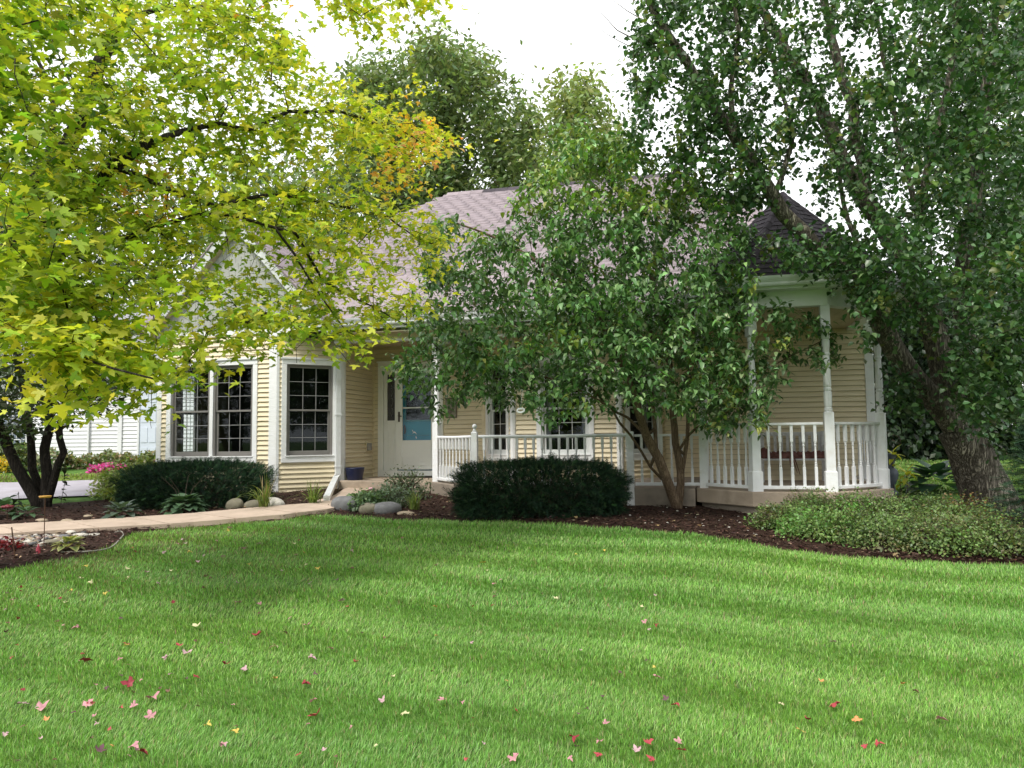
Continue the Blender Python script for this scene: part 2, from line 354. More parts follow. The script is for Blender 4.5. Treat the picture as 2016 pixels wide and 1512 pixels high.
# ------------------------------------------------------------------ house
house = empty('house', (-3, 14, .7), 'cream sided single storey house with mauve shingle roof, white trim and teal front door', 'house')
EXPO = .0855
def wall(p0, p1, z0, z1, openings=(), backing=True, gable=None):
    """clapboard wall from p0 to p1 (plan, outside on the right hand going p0->p1), openings (u0,u1,za,zb)"""
    p0 = np.array(p0, float); p1 = np.array(p1, float); Lw = np.linalg.norm(p1 - p0); u = (p1 - p0) / Lw
    mb = MB()
    us = sorted({0, Lw, *[o[0] for o in openings], *[o[1] for o in openings]}); zs = sorted({z0, z1, *[o[2] for o in openings], *[o[3] for o in openings]})
    for a, b in zip(us[:-1], us[1:]):
        for c, d in zip(zs[:-1], zs[1:]):
            if any(o[0] <= a + 1e-6 and b <= o[1] + 1e-6 and o[2] <= c + 1e-6 and d <= o[3] + 1e-6 for o in openings): continue
            mb.obox(p0, u, a, b, .002, .10, c, d)
    wl = mb.build('wall', WBACK, house)
    z = z0
    while z < z1 - .01:
        zt = min(z + EXPO - .010, z1); iv = [(0.0, Lw)]
        for o in openings:
            if o[2] < z + EXPO * .5 < o[3]:
                new = []
                for a, b in iv:
                    if o[0] > a: new.append((a, min(b, o[0])))
                    if o[1] < b: new.append((max(a, o[1]), b))
                iv = [q for q in new if q[1] - q[0] > .02]
        for a, b in iv:
            m2 = MB(); v = np.array([-u[1], u[0]])
            def P(s_, n_, zz): q = p0 + u * s_ + v * n_; return (q[0], q[1], zz)
            j = random.uniform(-.0012, .0012)
            m2.hexa([P(a, -.030 + j, z), P(b, -.030 + j, z), P(b, 0, z), P(a, 0, z), P(a, -.001, zt + .006), P(b, -.001, zt + .006), P(b, 0, zt + .006), P(a, 0, zt + .006)])
            m2.build('siding_board', SIDING, wl)
        z += EXPO
    return wl
def strip(o, u, a0, a1, z0, z1, d0, d1, name, material, parent, bevel=.003):
    """trim piece standing proud: outward depth d0..d1"""
    return MB().obox(o, u, a0, a1, -d1, -d0, z0, z1).build(name, material, parent, bevel=bevel)
def sash_window(p0, u, a0, a1, z0, z1, sash, munt, units=1, cols=3, rows=3, curtain=False, tw=.09, lower_rows=None, head=True):
    """double hung window, outer casing a0..a1, z0..z1 along wall frame p0,u"""
    p0 = np.array(p0, float); u = np.array(u, float); c = p0 + u * (a0 + a1) / 2
    wn_ = MB(); wn_.obox(p0, u, a0, a1, -.045, -.001, z0, z0 + tw + .01)           # casing frame as window body
    wn_.obox(p0, u, a0, a1, -.045, -.001, z1 - tw, z1); wn_.obox(p0, u, a0, a0 + tw, -.043, -.001, z0 + tw + .01, z1 - tw); wn_.obox(p0, u, a1 - tw, a1, -.043, -.001, z0 + tw + .01, z1 - tw)
    win = wn_.build('window', WHITE, house, bevel=.004)
    strip(p0, u, a0 - .015, a1 + .015, z1, z1 + .035, .0, .07, 'head_cap', WHITE, win)
    strip(p0, u, a0 + tw - .02, a1 - tw + .02, z0 + tw + .012, z0 + tw + .032, .01, .062, 'sill', WHITE, win)
    W = (a1 - a0 - 2 * tw - (units - 1) * .07) / units; zb, zt = z0 + tw + .01, z1 - tw
    for k in range(units):
        l = a0 + tw + k * (W + .07); r = l + W; zm = (zb + zt) / 2
        if k: strip(p0, u, l - .07, l, zb, zt, -.02, .035, 'mullion', WHITE, win)
        fr = MB(); fw = .035
        fr.obox(p0, u, l, l + fw, -.012, .07, zb, zt); fr.obox(p0, u, r - fw, r, -.012, .07, zb, zt)
        fr.obox(p0, u, l + fw, r - fw, -.012, .07, zb, zb + .03); fr.obox(p0, u, l + fw, r - fw, -.012, .07, zt - .025, zt)
        fr.build('window_frame', sash, win, bevel=.003)
        for (q0, q1, dep, nm) in ((zm - .012, zt - .025, .012, 'upper_sash'), (zb + .03, zm + .022, .034, 'lower_sash')):
            l2, r2 = l + fw, r - fw; s_ = MB(); w_ = .03 if nm == 'upper_sash' else .042; bt = .034 if nm == 'upper_sash' else .075
            s_.obox(p0, u, l2, l2 + w_, dep, dep + .03, q0, q1); s_.obox(p0, u, r2 - w_, r2, dep, dep + .03, q0, q1)
            s_.obox(p0, u, l2 + w_, r2 - w_, dep, dep + .03, q0, q0 + bt); s_.obox(p0, u, l2 + w_, r2 - w_, dep, dep + .03, q1 - .034, q1)
            s_.build(nm, sash, win, bevel=.003)
            A0, A1, B0, B1 = l2 + w_, r2 - w_, q0 + bt, q1 - .034
            for c_ in range(1, cols):
                x = A0 + (A1 - A0) * c_ / cols; MB().obox(p0, u, x - .0045, x + .0045, dep + .004, dep + .011, B0, B1).build('muntin', munt, win)
            rr = rows
            for c_ in range(1, rr):
                z = B0 + (B1 - B0) * c_ / rr; MB().obox(p0, u, A0, A1, dep + .0035, dep + .0105, z - .0045, z + .0045).build('muntin', munt, win)
            MB().obox(p0, u, A0, A1, dep + .014, dep + .018, B0, B1).build('pane', GLASS, win)
        if curtain:
            for sgn, base in ((1, l + .05), (-1, r - .05)):
                pts = []; n_ = 22
                V = []; 
                for i in range(n_ + 1):
                    for j in range(7):
                        zz = zb + (zt - zb) * j / 6; wd = .07 + .17 * (j / 6) ** 1.6
                        a_ = base + sgn * wd * i / n_; dpt = .20 + .025 * math.sin(i * 1.6 + j * .3)
                        q = p0 + u * a_ + np.array([-u[1], u[0]]) * dpt; V.append((q[0], q[1], zz))
                T = [(i * 7 + j, (i + 1) * 7 + j, (i + 1) * 7 + j + 1, i * 7 + j + 1) for i in range(n_) for j in range(6)]
                mobj('curtain', npmesh('curtain', V, T, smooth=True), CURT, win)
    return win
LX0, LX1, LY = -9.75, -7.32, 12.25; RX, RY = -6.46, 13.11; DY = 14.45
c45 = (k45, k45)
# left front wall, chamfer, return wall
wall((LX0, LY), (LX1, LY), .54, 3.52, [(-9.56 + 9.75 + .03, -7.69 + 9.75 - .03, 1.19, 2.98)])
sash_window((LX0, LY), (1, 0), .19, 2.06, 1.16, 3.01, SASH, MUNT, units=2)
CHL = 1.216
wall((LX1, LY), (RX, RY), .54, 3.52, [(.10, 1.08, 1.19, 2.98)])
sash_window((LX1, LY), c45, .075, 1.105, 1.16, 3.01, SASH, MUNT)
wall((RX, RY), (RX, DY), .54, 3.60)
wall((LX0, 17.5), (LX0, LY), .54, 3.52, [(17.5 - 13.35, 17.5 - 12.75, 1.19, 2.98)])
sash_window((LX0, 17.5), (0, -1), 4.11, 4.79, 1.16, 3.01, SASH, MUNT)
def corner(pts, z0, z1, name='corner_board', material=WHITE):
    MB().prism([(x, y, z0) for x, y in pts], (0, 0, z1 - z0)).build(name, material, house, bevel=.003)
corner([(LX0 - .025, LY - .03), (LX0 + .075, LY - .03), (LX0 + .075, LY), (LX0, LY), (LX0, LY + .09), (LX0 - .025, LY + .09)], .53, 3.5)
corner([(LX1 - .14, LY), (LX1 - .14, LY - .032), (LX1 + .013, LY - .032), (LX1 + .028 + .02, LY + .028 - .026), (LX1 + .028, LY + .028), (LX1, LY)], .53, 3.5)
corner([(RX - .075, RY - .075), (RX - .052, RY - .098), (RX + .03, RY - .013), (RX + .03, RY + .05), (RX, RY + .05), (RX, RY)], .53, 3.5)
corner([(RX, DY), (RX, DY - .05), (RX + .02, DY - .05), (RX + .02, DY - .02), (RX + .045, DY - .02), (RX + .045, DY)], FL, 3.4, 'inside_corner', SIDING)
# foundation strip under left section
MB().prism([(LX0 + .02, LY + .03, .2), (LX1 - .01, LY + .03, .2), (RX - .03, RY - .01, .2), (RX - .03, 14, .2), (LX0 + .02, 14, .2)], (0, 0, .335)).build('foundation', CONCD, house)
# door wall
wall((RX, DY), (-4.10, DY), FL, 3.42, [(.14, 1.50, FL, 3.03)])
wall((-4.10, DY), (-3.35, 13.70), .60, 3.42, [(.11, .93, 1.16, 2.98)])
wall((-3.35, 13.70), (-1.41, 13.70), .60, 3.42, [(.46, 1.47, 1.16, 2.98)])
wall((-1.41, 13.70), (-.66, DY), .60, 3.42, [(.13, .95, 1.16, 2.98)])
wall((-.66, DY), (.02, DY), FL, 3.42)
wall((.02, DY), (.02, 13.45), FL, 3.6)
wall((.02, 13.45), (2.70, 13.45), FL, 3.6)
wall((2.70, 13.45), (2.70, 19.5), .60, 3.6)
WS = mat('white_window_sash', (.66, .68, .68), .45, .4, .04)
sash_window((-4.10, DY), (k45, -k45), .09, .95, 1.13, 3.01, WS, WHITE, cols=2, curtain=False)
sash_window((-3.35, 13.70), (1, 0), .44, 1.49, 1.13, 3.01, WS, WHITE, curtain=True)
sash_window((-1.41, 13.70), c45, .11, .97, 1.13, 3.01, WS, WHITE, cols=2, curtain=True)
for x, y in ((-3.35, 13.70), (-1.41, 13.70)):
    MB().lathe((x, y - .004, FL), [(0, .062), (2.55, .062)], 8).build('corner_board', WHITE, house)
corner([(-4.16, DY), (-4.16, DY - .03), (-4.10, DY - .03), (-4.055, DY - .07), (-4.04, DY - .045), (-4.10, DY)], FL, 3.4, 'inside_corner', SIDING)
corner([(.02, 13.45), (-.022, 13.40), (-.022, 13.55), (.02, 13.56)][::1], FL, 3.4)
corner([(.02 - .03, 13.42), (.11, 13.42), (.11, 13.45), (.02, 13.45), (.02, 13.53), (-.01, 13.53)], FL, 3.42)
corner([(2.60, 13.42), (2.73, 13.42), (2.73, 13.56), (2.70, 13.56), (2.70, 13.45), (2.60, 13.45)], .6, 3.5)
# interior shell (dark rooms)
ri = MB(); ri.box(-9.6, -6.6, 14.2, 14.25, .5, 3.5); ri.box(-9.64, -6.5, 12.4, 14.2, .55, .6); ri.box(-9.64, -6.5, 12.4, 14.2, 3.42, 3.46)
ri.box(-9.6, 2.6, 16.6, 16.65, .5, 3.5); ri.box(-9.6, -6.35, 14.56, 16.6, .55, .6); ri.box(-9.6, -6.35, 14.56, 16.6, 3.44, 3.47); ri.box(-6.34, 2.6, 13.9, 16.6, .55, .6); ri.box(-6.34, 2.6, 14.56, 16.6, 3.44, 3.47); ri.box(-6.36, -6.345, 14.56, 16.6, .6, 3.5); ri.box(-3.4, -1.4, 13.85, 14.55, 3.40, 3.425); ri.box(.12, .2, 13.6, 16.6, .6, 3.4)
ri.box(2.55, 2.6, 13.6, 19.4, .6, 3.5)
ri.build('interior_wall', DARK, house)

# --- entry door
dr = empty_dr = None
dw = MB()   # casing
dw.box(-6.33, -6.22, DY - .05, DY + .02, FL + .12, 3.0); dw.box(-5.06, -4.95, DY - .05, DY + .02, FL + .12, 3.0); dw.box(-6.33, -4.95, DY - .05, DY + .02, 3.0, 3.10)
dw.box(-6.33, -4.95, DY - .055, DY + .05, FL, FL + .118)
door = dw.build('door_frame', DOORW, house, bevel=.004)
strip((-6.35, DY), (1, 0), 0, 1.42, 3.10, 3.13, -.0, .08, 'head_cap', WHITE, door)
# sidelight
sl = MB(); sl.box(-6.22, -6.15, DY + .0, DY + .05, FL + .12, 3.0); sl.box(-5.985, -5.945, DY + 0, DY + .05, FL + .12, 3.0); sl.box(-6.15, -5.985, DY, DY + .05, FL + .12, 1.93); sl.box(-6.15, -5.985, DY, DY + .05, 2.86, 3.0)
slo = sl.build('sidelight', DOORW, door, bevel=.003)
MB().box(-6.15, -5.985, DY + .02, DY + .025, 1.93, 2.86).build('sidelight_glass', mat('leaded_glass', (.035, .033, .035), .15, .6, .5, 60, .5, 90), door)
led = MB()
for zc in (2.1, 2.3, 2.5, 2.7):
    for t in range(14):
        a0, a1 = t * 2 * PI / 14, (t + 1) * 2 * PI / 14
        led.tube([(-6.068 + .05 * math.sin(a0) * math.cos(a0 / 2), DY + .014, zc + .085 * math.cos(a0)), (-6.068 + .05 * math.sin(a1) * math.cos(a1 / 2), DY + .014, zc + .085 * math.cos(a1))], .0035, 4)
led.build('leading', MUNT, door)
for z0_, z1_ in ((1.03, 1.18), (1.24, 1.70)):
    f_ = MB(); f_.box(-6.13, -6.005, DY - .006, DY, z0_, z0_ + .012); f_.box(-6.13, -6.005, DY - .006, DY, z1_ - .012, z1_); f_.box(-6.13, -6.118, DY - .006, DY, z0_, z1_); f_.box(-6.017, -6.005, DY - .006, DY, z0_, z1_)
    f_.build('sidelight_moulding', DOORW, door)
# storm door
X0, X1 = -5.94, -5.065
sd = MB(); sd.box(X0, X0 + .135, DY - .045, DY - .012, FL + .14, 2.99); sd.box(X1 - .135, X1, DY - .045, DY - .012, FL + .14, 2.99)
sd.box(X0 + .135, X1 - .135, DY - .045, DY - .012, FL + .14, 1.53); sd.box(X0 + .135, X1 - .135, DY - .045, DY - .012, 2.86, 2.99)
sdo = sd.build('storm_door', DOORW, door, bevel=.004)
MB().box(X0 + .135, X1 - .135, DY - .03, DY - .026, 1.53, 2.86).build('storm_glass', GLASS, door)
MB().box(X0 + .12, X1 - .12, DY - .05, DY - .03, 2.165, 2.19).build('glass_bar', WHITE, door)
for z0_, z1_ in ((1.03, 1.12), (1.20, 1.38)):
    f_ = MB(); a0, a1 = X0 + .1, X1 - .1
    f_.box(a0, a1, DY - .052, DY - .045, z0_, z0_ + .014); f_.box(a0, a1, DY - .052, DY - .045, z1_ - .014, z1_); f_.box(a0, a0 + .014, DY - .052, DY - .045, z0_ + .014, z1_ - .014); f_.box(a1 - .014, a1, DY - .052, DY - .045, z0_ + .014, z1_ - .014)
    f_.build('door_moulding', DOORW, door)
hd = MB(); hd.box(X0 + .045, X0 + .085, DY - .058, DY - .045, 1.90, 2.10); hd.tube([(X0 + .065, DY - .055, 2.02), (X0 + .065, DY - .10, 2.02), (X0 + .14, DY - .10, 2.01)], .011, 8)
hd.build('door_handle', METAL, door, bevel=.003)
# inner teal door, half light
idr = MB(); idr.box(X0, X0 + .17, DY + .05, DY + .09, FL + .1, 3.0); idr.box(X1 - .12, X1, DY + .05, DY + .09, FL + .1, 3.0); idr.box(X0 + .17, X1 - .12, DY + .05, DY + .09, FL + .1, 1.93); idr.box(X0 + .17, X1 - .12, DY + .05, DY + .09, 2.88, 3.0)
ido = idr.build('inner_door', TEAL, door, bevel=.004)
fr = MB(); A0, A1, B0, B1 = X0 + .15, X1 - .1, 1.905, 2.9
fr.box(A0, A0 + .03, DY + .035, DY + .05, B0, B1); fr.box(A1 - .03, A1, DY + .035, DY + .05, B0, B1); fr.box(A0 + .03, A1 - .03, DY + .035, DY + .05, B0, B0 + .03)
fr.box(X0 + .2, X1 - .2, DY + .04, DY + .05, 1.62, 1.635)
fr.build('glass_surround', mat('teal_trim', (.06, .27, .34), .4), door, bevel=.003)
MB().box(X0 + .17, X1 - .12, DY + .07, DY + .075, 1.93, 2.88).build('inner_glass', GLASS, door)
hk = MB(); hk.tube([(X0 + .155, DY + .02, 1.66), (X0 + .175, DY + .0, 1.70), (X0 + .17, DY + .0, 1.78), (X0 + .155, DY + .02, 1.83)], [.01, .017, .017, .01], 8)
hk.build('inner_handle', METAL, door)
# small white decal bird on the storm glass
dc = MB(); th = np.linspace(0, 1, 7)
dc.prism([(-5.60 + .10 * t, DY - .0312, 1.66 + .055 * math.sin(t * PI) - .02 * t) for t in th] + [(-5.60 + .10 * t, DY - .0312, 1.66 + .025 * math.sin(t * PI) - .02 * t) for t in th[::-1]], (0, .0005, 0))
dc.prism([(-5.60 + .035 * t, DY - .0312, 1.74 - .05 * t) for t in th] + [(-5.605 + .035 * t, DY - .0312, 1.725 - .045 * t) for t in th[::-1]], (0, .0005, 0))
dc.prism([(-5.53, DY - .0312, 1.61), (-5.51, DY - .0312, 1.60), (-5.50, DY - .0312, 1.56), (-5.525, DY - .0312, 1.57)], (0, .0005, 0))
dc.build('decal', WHITE, door)

# outlet box, downspout
ob = MB(); ob.box(RX + .0, RX + .03, 14.05, 14.23, 1.30, 1.52); ob.build('outlet_plate', SIDING, house)
MB().box(RX + .03, RX + .10, 14.09, 14.19, 1.34, 1.48).build('outlet_cover', GREYP, house, bevel=.008)
ds = MB()
dsx, dsy = RX - .035, RY - .13
def rect_tube(mb, P, w=.05, h=.038):
    R = []
    for i, p in enumerate(P):
        p = Vector(p); d = (Vector(P[min(i + 1, len(P) - 1)]) - Vector(P[max(i - 1, 0)])).normalized()
        a = Vector((k45, k45, 0)); a = (a - d * a.dot(d)).normalized(); b = d.cross(a)
        R.append([p + a * w + b * h, p - a * w + b * h, p - a * w - b * h, p + a * w - b * h])
    mb.rings(R)
g0 = pg(643, 994); 
rect_tube(ds, [(dsx, dsy, 3.42), (dsx, dsy, .93), (dsx - .02, dsy - .05, .84), (g0[0], g0[1], g0[2] + .10)])
dso = ds.build('downspout', GUTT, house, bevel=.006)
for z in (3.0, 2.0, 1.05): MB().obox((dsx, dsy), c45, -.058, .058, -.045, .09, z, z + .03).build('strap', GUTT, dso)

# --- gable over left section
GXC, GZP, GS = (LX0 + RX) / 2, 5.40, 1.10
gz = lambda x: GZP - GS * abs(x - GXC)
gw = MB(); gw.prism([(GXC - 1.69, LY + .01, 3.54), (GXC + 1.69, LY + .01, 3.54), (GXC, LY + .01, GZP)], (0, .08, 0)); gab = gw.build('gable_wall', GREYT, house)
MB().prism([(LX0 - .1, LY - .03, 3.47), (RX + .12, LY - .03, 3.47), (RX + .12, LY - .03, 3.56), (LX0 - .1, LY - .03, 3.56)], (0, .05, 0)).build('frieze_board', WHITE, house)
# soffit under the chamfer overhang
MB().prism([(LX1 - .02, LY, 3.50), (RX + .1, LY, 3.50), (RX + .1, RY + .05, 3.50), (RX, RY, 3.50)], (0, 0, .02)).build('soffit', SOFF, house)
sw, sh = .125, .155
pts = [(-sw / 2 + .003, 0, .17)] + [(-(sw / 2 - .003) * math.cos(t), 0, .055 - .055 * math.sin(t)) for t in np.linspace(0, PI, 9)] + [(sw / 2 - .003, 0, .17)]
sm = MB().prism([(x, y - .018, z) for x, y, z in pts], (0, .015, 0)); sme = bpy.data.meshes.new('scallop_shingle'); sme.from_pydata([tuple(map(float, p)) for p in sm.v], [], sm.f); sme.materials.append(GREYT)
row = 0; z = 3.56
while z < GZP:
    n = int(1.7 / sw) + 2
    for i in range(-n, n + 1):
        x = GXC + (i + (.5 if row % 2 else 0)) * sw
        if z + .045 < gz(abs(x - GXC) + GXC + .0) and abs(x - GXC) < 1.66:
            o = link(bpy.data.objects.new('scallop_shingle', sme)); o.location = (x, LY - .006 - .001 * (row % 2), z); o.rotation_euler = (math.radians(9), 0, 0); setparent(o, gab)
    row += 1; z += .118
# rakes
for s_ in (-1, 1):
    e = 1.78
    P = [(GXC, GZP - .02), (GXC + s_ * e, GZP - GS * e - .02), (GXC + s_ * e, GZP - GS * e + .20), (GXC, GZP + .22)]
    MB().prism([(x, LY - .20, zz) for x, zz in P], (0, .03, 0)).build('rake_board', mat('rake_white', (.52, .54, .53), .5) if s_ < 0 else MATS['rake_white'], house)
    P = [(GXC, GZP - .03), (GXC + s_ * e, GZP - GS * e - .03), (GXC + s_ * e, GZP - GS * e - .01), (GXC, GZP - .01)]
    MB().prism([(x, LY - .17, zz) for x, zz in P], (0, .18, 0)).build('soffit', SOFF, house)
    # gable roof deck
    MB().prism([(GXC, LY - .22, GZP + .20), (GXC + s_ * 1.86, LY - .22, GZP + .20 - GS * 1.86), (GXC + s_ * 1.86, LY - .22, GZP + .24 - GS * 1.86), (GXC, LY - .22, GZP + .24)], (0, 5.0 if s_ < 0 else 4.4, 0)).build('roof', ROOFP, house)
    if s_ > 0:
        pass

# --- main roof (hip) with shingle courses
RS = .76; EY, EZ = 12.33, 3.66; RYY = 17.3; RZ = EZ + RS * (RYY - EY); RX0, RX1 = -5.80, -.35
EX0 = RX0 - (RYY - EY); EX1 = RX1 + 3.6
rf = MB(); 
rf.v = [(EX0, EY, EZ), (EX1, EY, EZ), (RX1, RYY, RZ), (RX0, RYY, RZ), (EX0, 2 * RYY - EY, EZ), (EX1, 2 * RYY - EY, EZ), (EX0 + .3, EY + .3, EZ - .05), (EX1, EY + .3, EZ - .05), (EX1, 2 * RYY - EY, EZ - .05), (EX0, 2 * RYY - EY, EZ - .05)]
rf.f = [(0, 1, 2, 3), (1, 5, 2), (5, 4, 3, 2), (4, 0, 3), (6, 9, 8, 7)]
roof = rf.build('roof', ROOFP, house)
sl_len = math.hypot(1, RS); ang = math.atan(RS)
tabw, tabe = .305, .140
tm = MB().box(-tabw / 2 + .004, tabw / 2 - .004, -.012, .165, 0.004, .015); tme = bpy.data.meshes.new('shingle'); tme.from_pydata([tuple(map(float, p)) for p in tm.v], [], tm.f); tme.materials.append(ROOFP)
cand = []
r_ = 0; s_ = 0.0; tot = (RYY - EY) * sl_len
while s_ < tot - .1:
    y = EY + s_ / sl_len; z = EZ + RS * (y - EY); t = y - EY
    xa = EX0 + t; xb = EX1 - t * 3.6 / (RYY - EY)
    x = xa + (r_ % 3) * .1 + .15
    while x < xb - .1:
        cand.append((x, y, z + .002)); x += tabw
    r_ += 1; s_ += tabe
cand = np.array(cand); px_, dp_ = project(cand)
vis = ((px_[:, 0] > 545) & (px_[:, 0] < 1110)) | ((px_[:, 0] > 1400) & (px_[:, 0] < 1480)); score = dp_ + np.where(vis, 0, 100)
order = np.argsort(score); sing = set(order[:290].tolist())
TV = np.array(tm.v, float); TF = np.array(tm.f); ca, sa = math.cos(ang), math.sin(ang); RM = np.array([[1, 0, 0], [0, ca, -sa], [0, sa, ca]])
VV = []; FF = []
for i, c in enumerate(cand):
    if i in sing:
        o = link(bpy.data.objects.new('shingle', tme)); o.location = [float(v) for v in c]; o.rotation_euler = (ang + random.uniform(-.006, .004), 0, 0); setparent(o, roof)
    else:
        FF.append(TF + len(VV) * 8); VV.append(TV @ RM.T + c + (0, 0, random.uniform(0, .003)))
mobj('shingle_field', npmesh('shingle_field', np.concatenate(VV), np.concatenate(FF)), ROOFP, roof, kind='stuff')
# ridge cap
rc = MB(); x = RX0
while x < RX1:
    MB().prism([(x, RYY - .13, RZ - .085), (x, RYY, RZ + .03), (x, RYY + .13, RZ - .085), (x, RYY + .13, RZ - .07), (x, RYY, RZ + .045), (x, RYY - .13, RZ - .07)], (.31, 0, 0)).build('ridge_cap', ROOFD if x > -5.0 else ROOFP, roof); x += .30
# gable roof courses on the right slope (visible side)
gme = tme; gr = [o for o in house.children if o.name.startswith('roof')][1]
a2 = math.atan(GS); L2 = 1.86 / math.cos(a2); s_ = 0; r_ = 0
while s_ < L2 - .12:
    xx = GXC + 1.86 - s_ * math.cos(a2); zz = GZP + .243 - GS * 1.86 + s_ * math.sin(a2)
    y = LY - .1 + (r_ % 2) * .15
    while y < LY + 2.4:
        o = link(bpy.data.objects.new('shingle', tme)); o.location = (xx, y, zz); o.rotation_euler = (a2, 0, PI / 2); setparent(o, gr); y += tabw
    s_ += tabe; r_ += 1
# main eave gutter + fascia + soffit + entry beam
def gutter(mb, p0, p1, z, d=.115, h=.125):
    p0 = np.array(p0); p1 = np.array(p1); u = (p1 - p0) / np.linalg.norm(p1 - p0); nrm = np.array([u[1], -u[0]])
    prof = [(0, 0), (.065, 0), (.078, .02), (.08, .05), (d - .01, .085), (d, h - .02), (d + .006, h), (d - .02, h), (d - .02, .07), (.06, .015), (.01, .015), (.01, h), (0, h)]
    R = [[(q[0] + nrm[0] * a, q[1] + nrm[1] * a, z + b) for a, b in prof] for q in (p0, p1)]
    mb.rings(R)
gm = MB(); gutter(gm, (-6.42, EY + .03), (.55, EY + .03), EZ - .115); gm.build('gutter', GUTT, house)
MB().box(-6.42, .4, EY + .035, EY + .06, EZ - .17, EZ - .01).build('fascia', WHITE, house)
MB().box(-6.44, .3, EY + .06, DY - .0, 3.425, 3.44).build('soffit', SOFF, house)
for z0_, z1_ in ((3.345, 3.43), (3.43, 3.53)):
    MB().box(-6.44, -.02, 12.70 - (z1_ - 3.43) * .05, 12.82, z0_, z1_ - .004).build('beam_board', SIDING, house)
MB().box(-6.44, -.02, 12.685, 12.84, 3.305, 3.343).build('beam_trim', WHITE, house, bevel=.004)
gm = MB(); gutter(gm, (RX + .18, LY - .15), (RX + .18, 12.28), 3.42); 
gm.build('gutter', GUTT, house)

# ------------------------------------------------------------------ turned posts, balusters, railings
def turned(mb, c, prof, ang=0.0, sq=8):
    """prof: (z, half size, is_square)"""
    R = []
    for z, r, q in prof:
        ring = []
        for i in range(8):
            t = i * PI / 4
            if q: rr = r / max(abs(math.cos(t)), abs(math.sin(t)))
            else: rr = r
            ring.append((c[0] + rr * math.cos(t + ang), c[1] + rr * math.sin(t + ang), c[2] + z))
        R.append(ring)
    return mb.rings(R)
def baluster_mesh(h, w=.0185):
    P = [(0, w, 1), (h * .30, w, 1), (h * .315, w * .75, 0), (h * .325, w * .95, 0), (h * .345, w * .95, 0), (h * .355, w * .6, 0), (h * .365, w * .85, 0), (h * .375, w * .85, 0), (h * .385, w * .62, 0),
         (h * .42, w * .8, 0), (h * .60, w * .66, 0), (h * .645, w * .55, 0), (h * .655, w * .85, 0), (h * .675, w * .85, 0), (h * .685, w * .55, 0), (h * .70, w * .9, 0), (h * .715, w * .7, 0), (h * .725, w, 1), (h, w, 1)]
    m = turned(MB(), (0, 0, 0), P); me = bpy.data.meshes.new('baluster'); me.from_pydata([tuple(map(float, p)) for p in m.v], [], m.f); me.materials.append(WHITEP); return me
BAL = baluster_mesh(.755)
BALL = baluster_mesh(.675)
def rail(root, a, b, zt, n, bal, zb=FL + .075, inset=.06, top='square'):
    a = np.array(a, float); b = np.array(b, float); Lr = np.linalg.norm(b - a); u = (b - a) / Lr; th = math.atan2(u[1], u[0])
    m = MB()
    if top == 'square': m.obox(a, u, inset, Lr - inset, -.032, .032, zt - .035, zt)
    else: m.tube([(*(a + u * inset), zt - .022), (*(a + u * Lr * .5), zt - .030), (*(b - u * inset), zt - .022)], .027, 10)
    m.build('top_rail', WHITEP, root, bevel=.006)
    MB().obox(a, u, inset, Lr - inset, -.034, .034, zb - .045, zb).build('bottom_rail', WHITEP, root, bevel=.006)
    for i in range(n):
        q = a + u * (inset + (Lr - 2 * inset) * (i + .7) / (n + .4)); o = link(bpy.data.objects.new('baluster', bal)); o.location = (q[0], q[1], zb); o.rotation_euler = (0, 0, th + random.uniform(-.02, .02))
        o.scale = (1, 1, (zt - .035 - zb) / (.755 if bal is BAL else .675)); setparent(o, root)
def porch_post(c, label, z0=FL, z1=3.26, ang=0.0, sleeve=True):
    t = empty('porch_post', (*c, z0), label, 'post', 'turned porch posts'); h = z1 - z0
    P = [(0 if not sleeve else .0, .058, 1), (1.03, .058, 1), (1.045, .046, 0), (1.06, .052, 0), (1.085, .052, 0), (1.10, .044, 0), (1.13, .05, 0), (1.30, .052, 0), (1.31, .042, 0), (1.325, .05, 0), (1.345, .05, 0), (1.36, .042, 0), (1.38, .05, 0),
         (1.72, .042, 0), (1.78, .040, 0), (1.79, .05, 0), (1.81, .05, 0), (1.82, .04, 0), (1.90, .048, 0), (1.98, .05, 0), (1.99, .04, 0), (2.01, .054, 0), (2.05, .054, 0), (2.06, .048, 0), (2.07, .058, 1), (h, .058, 1)]
    turned(MB(), (c[0], c[1], z0), P, ang).build('shaft', WHITEP, t)
    if sleeve: turned(MB(), (c[0], c[1], z0), [(0, .073, 1), (.255, .073, 1), (.27, .06, 1)], ang).build('base_sleeve', WHITEP, t)
    return t
gp_lab = [(G1, 'turned white porch post of the gazebo left of the bench, peeling at its base'), (G2, 'turned white porch post at the gazebo front right of the bench'), (G3, 'turned white porch post at the gazebo corner nearest the large leaning tree')]
for c, l in gp_lab: porch_post(c, l, ang=math.radians({0: 22, 1: 0, 2: -22}[gp_lab.index((c, l))]))
porch_post(G0, 'turned white porch post where the gazebo meets the straight porch railing', sleeve=False, ang=0)
porch_post(N2, 'white porch post beside the front door at the end of the side railing', z1=3.31, sleeve=False, ang=math.radians(-20))
RT = 1.715
gr_ = empty('gazebo_railing', (*G1, FL), 'white turned spindle railing around the gazebo porch with bench behind it', 'railing')
rail(gr_, G0, G1, RT, 6, BAL); rail(gr_, G1, G2, RT, 5, BAL, inset=.075); rail(gr_, G2, G3, RT, 6, BAL); rail(gr_, G3, (2.42, 13.42), RT, 8, BAL)
cr_ = empty('porch_railing', (*N1, FL), 'long white spindle railing behind the clipped yew hedge and the multi stemmed tree', 'railing')
NM = (-1.02, 11.36)
rail(cr_, N1, (NM[0], 11.40), 1.60, 17, BALL, top='round'); rail(cr_, (NM[0], 11.40), G0, 1.585, 6, BALL)
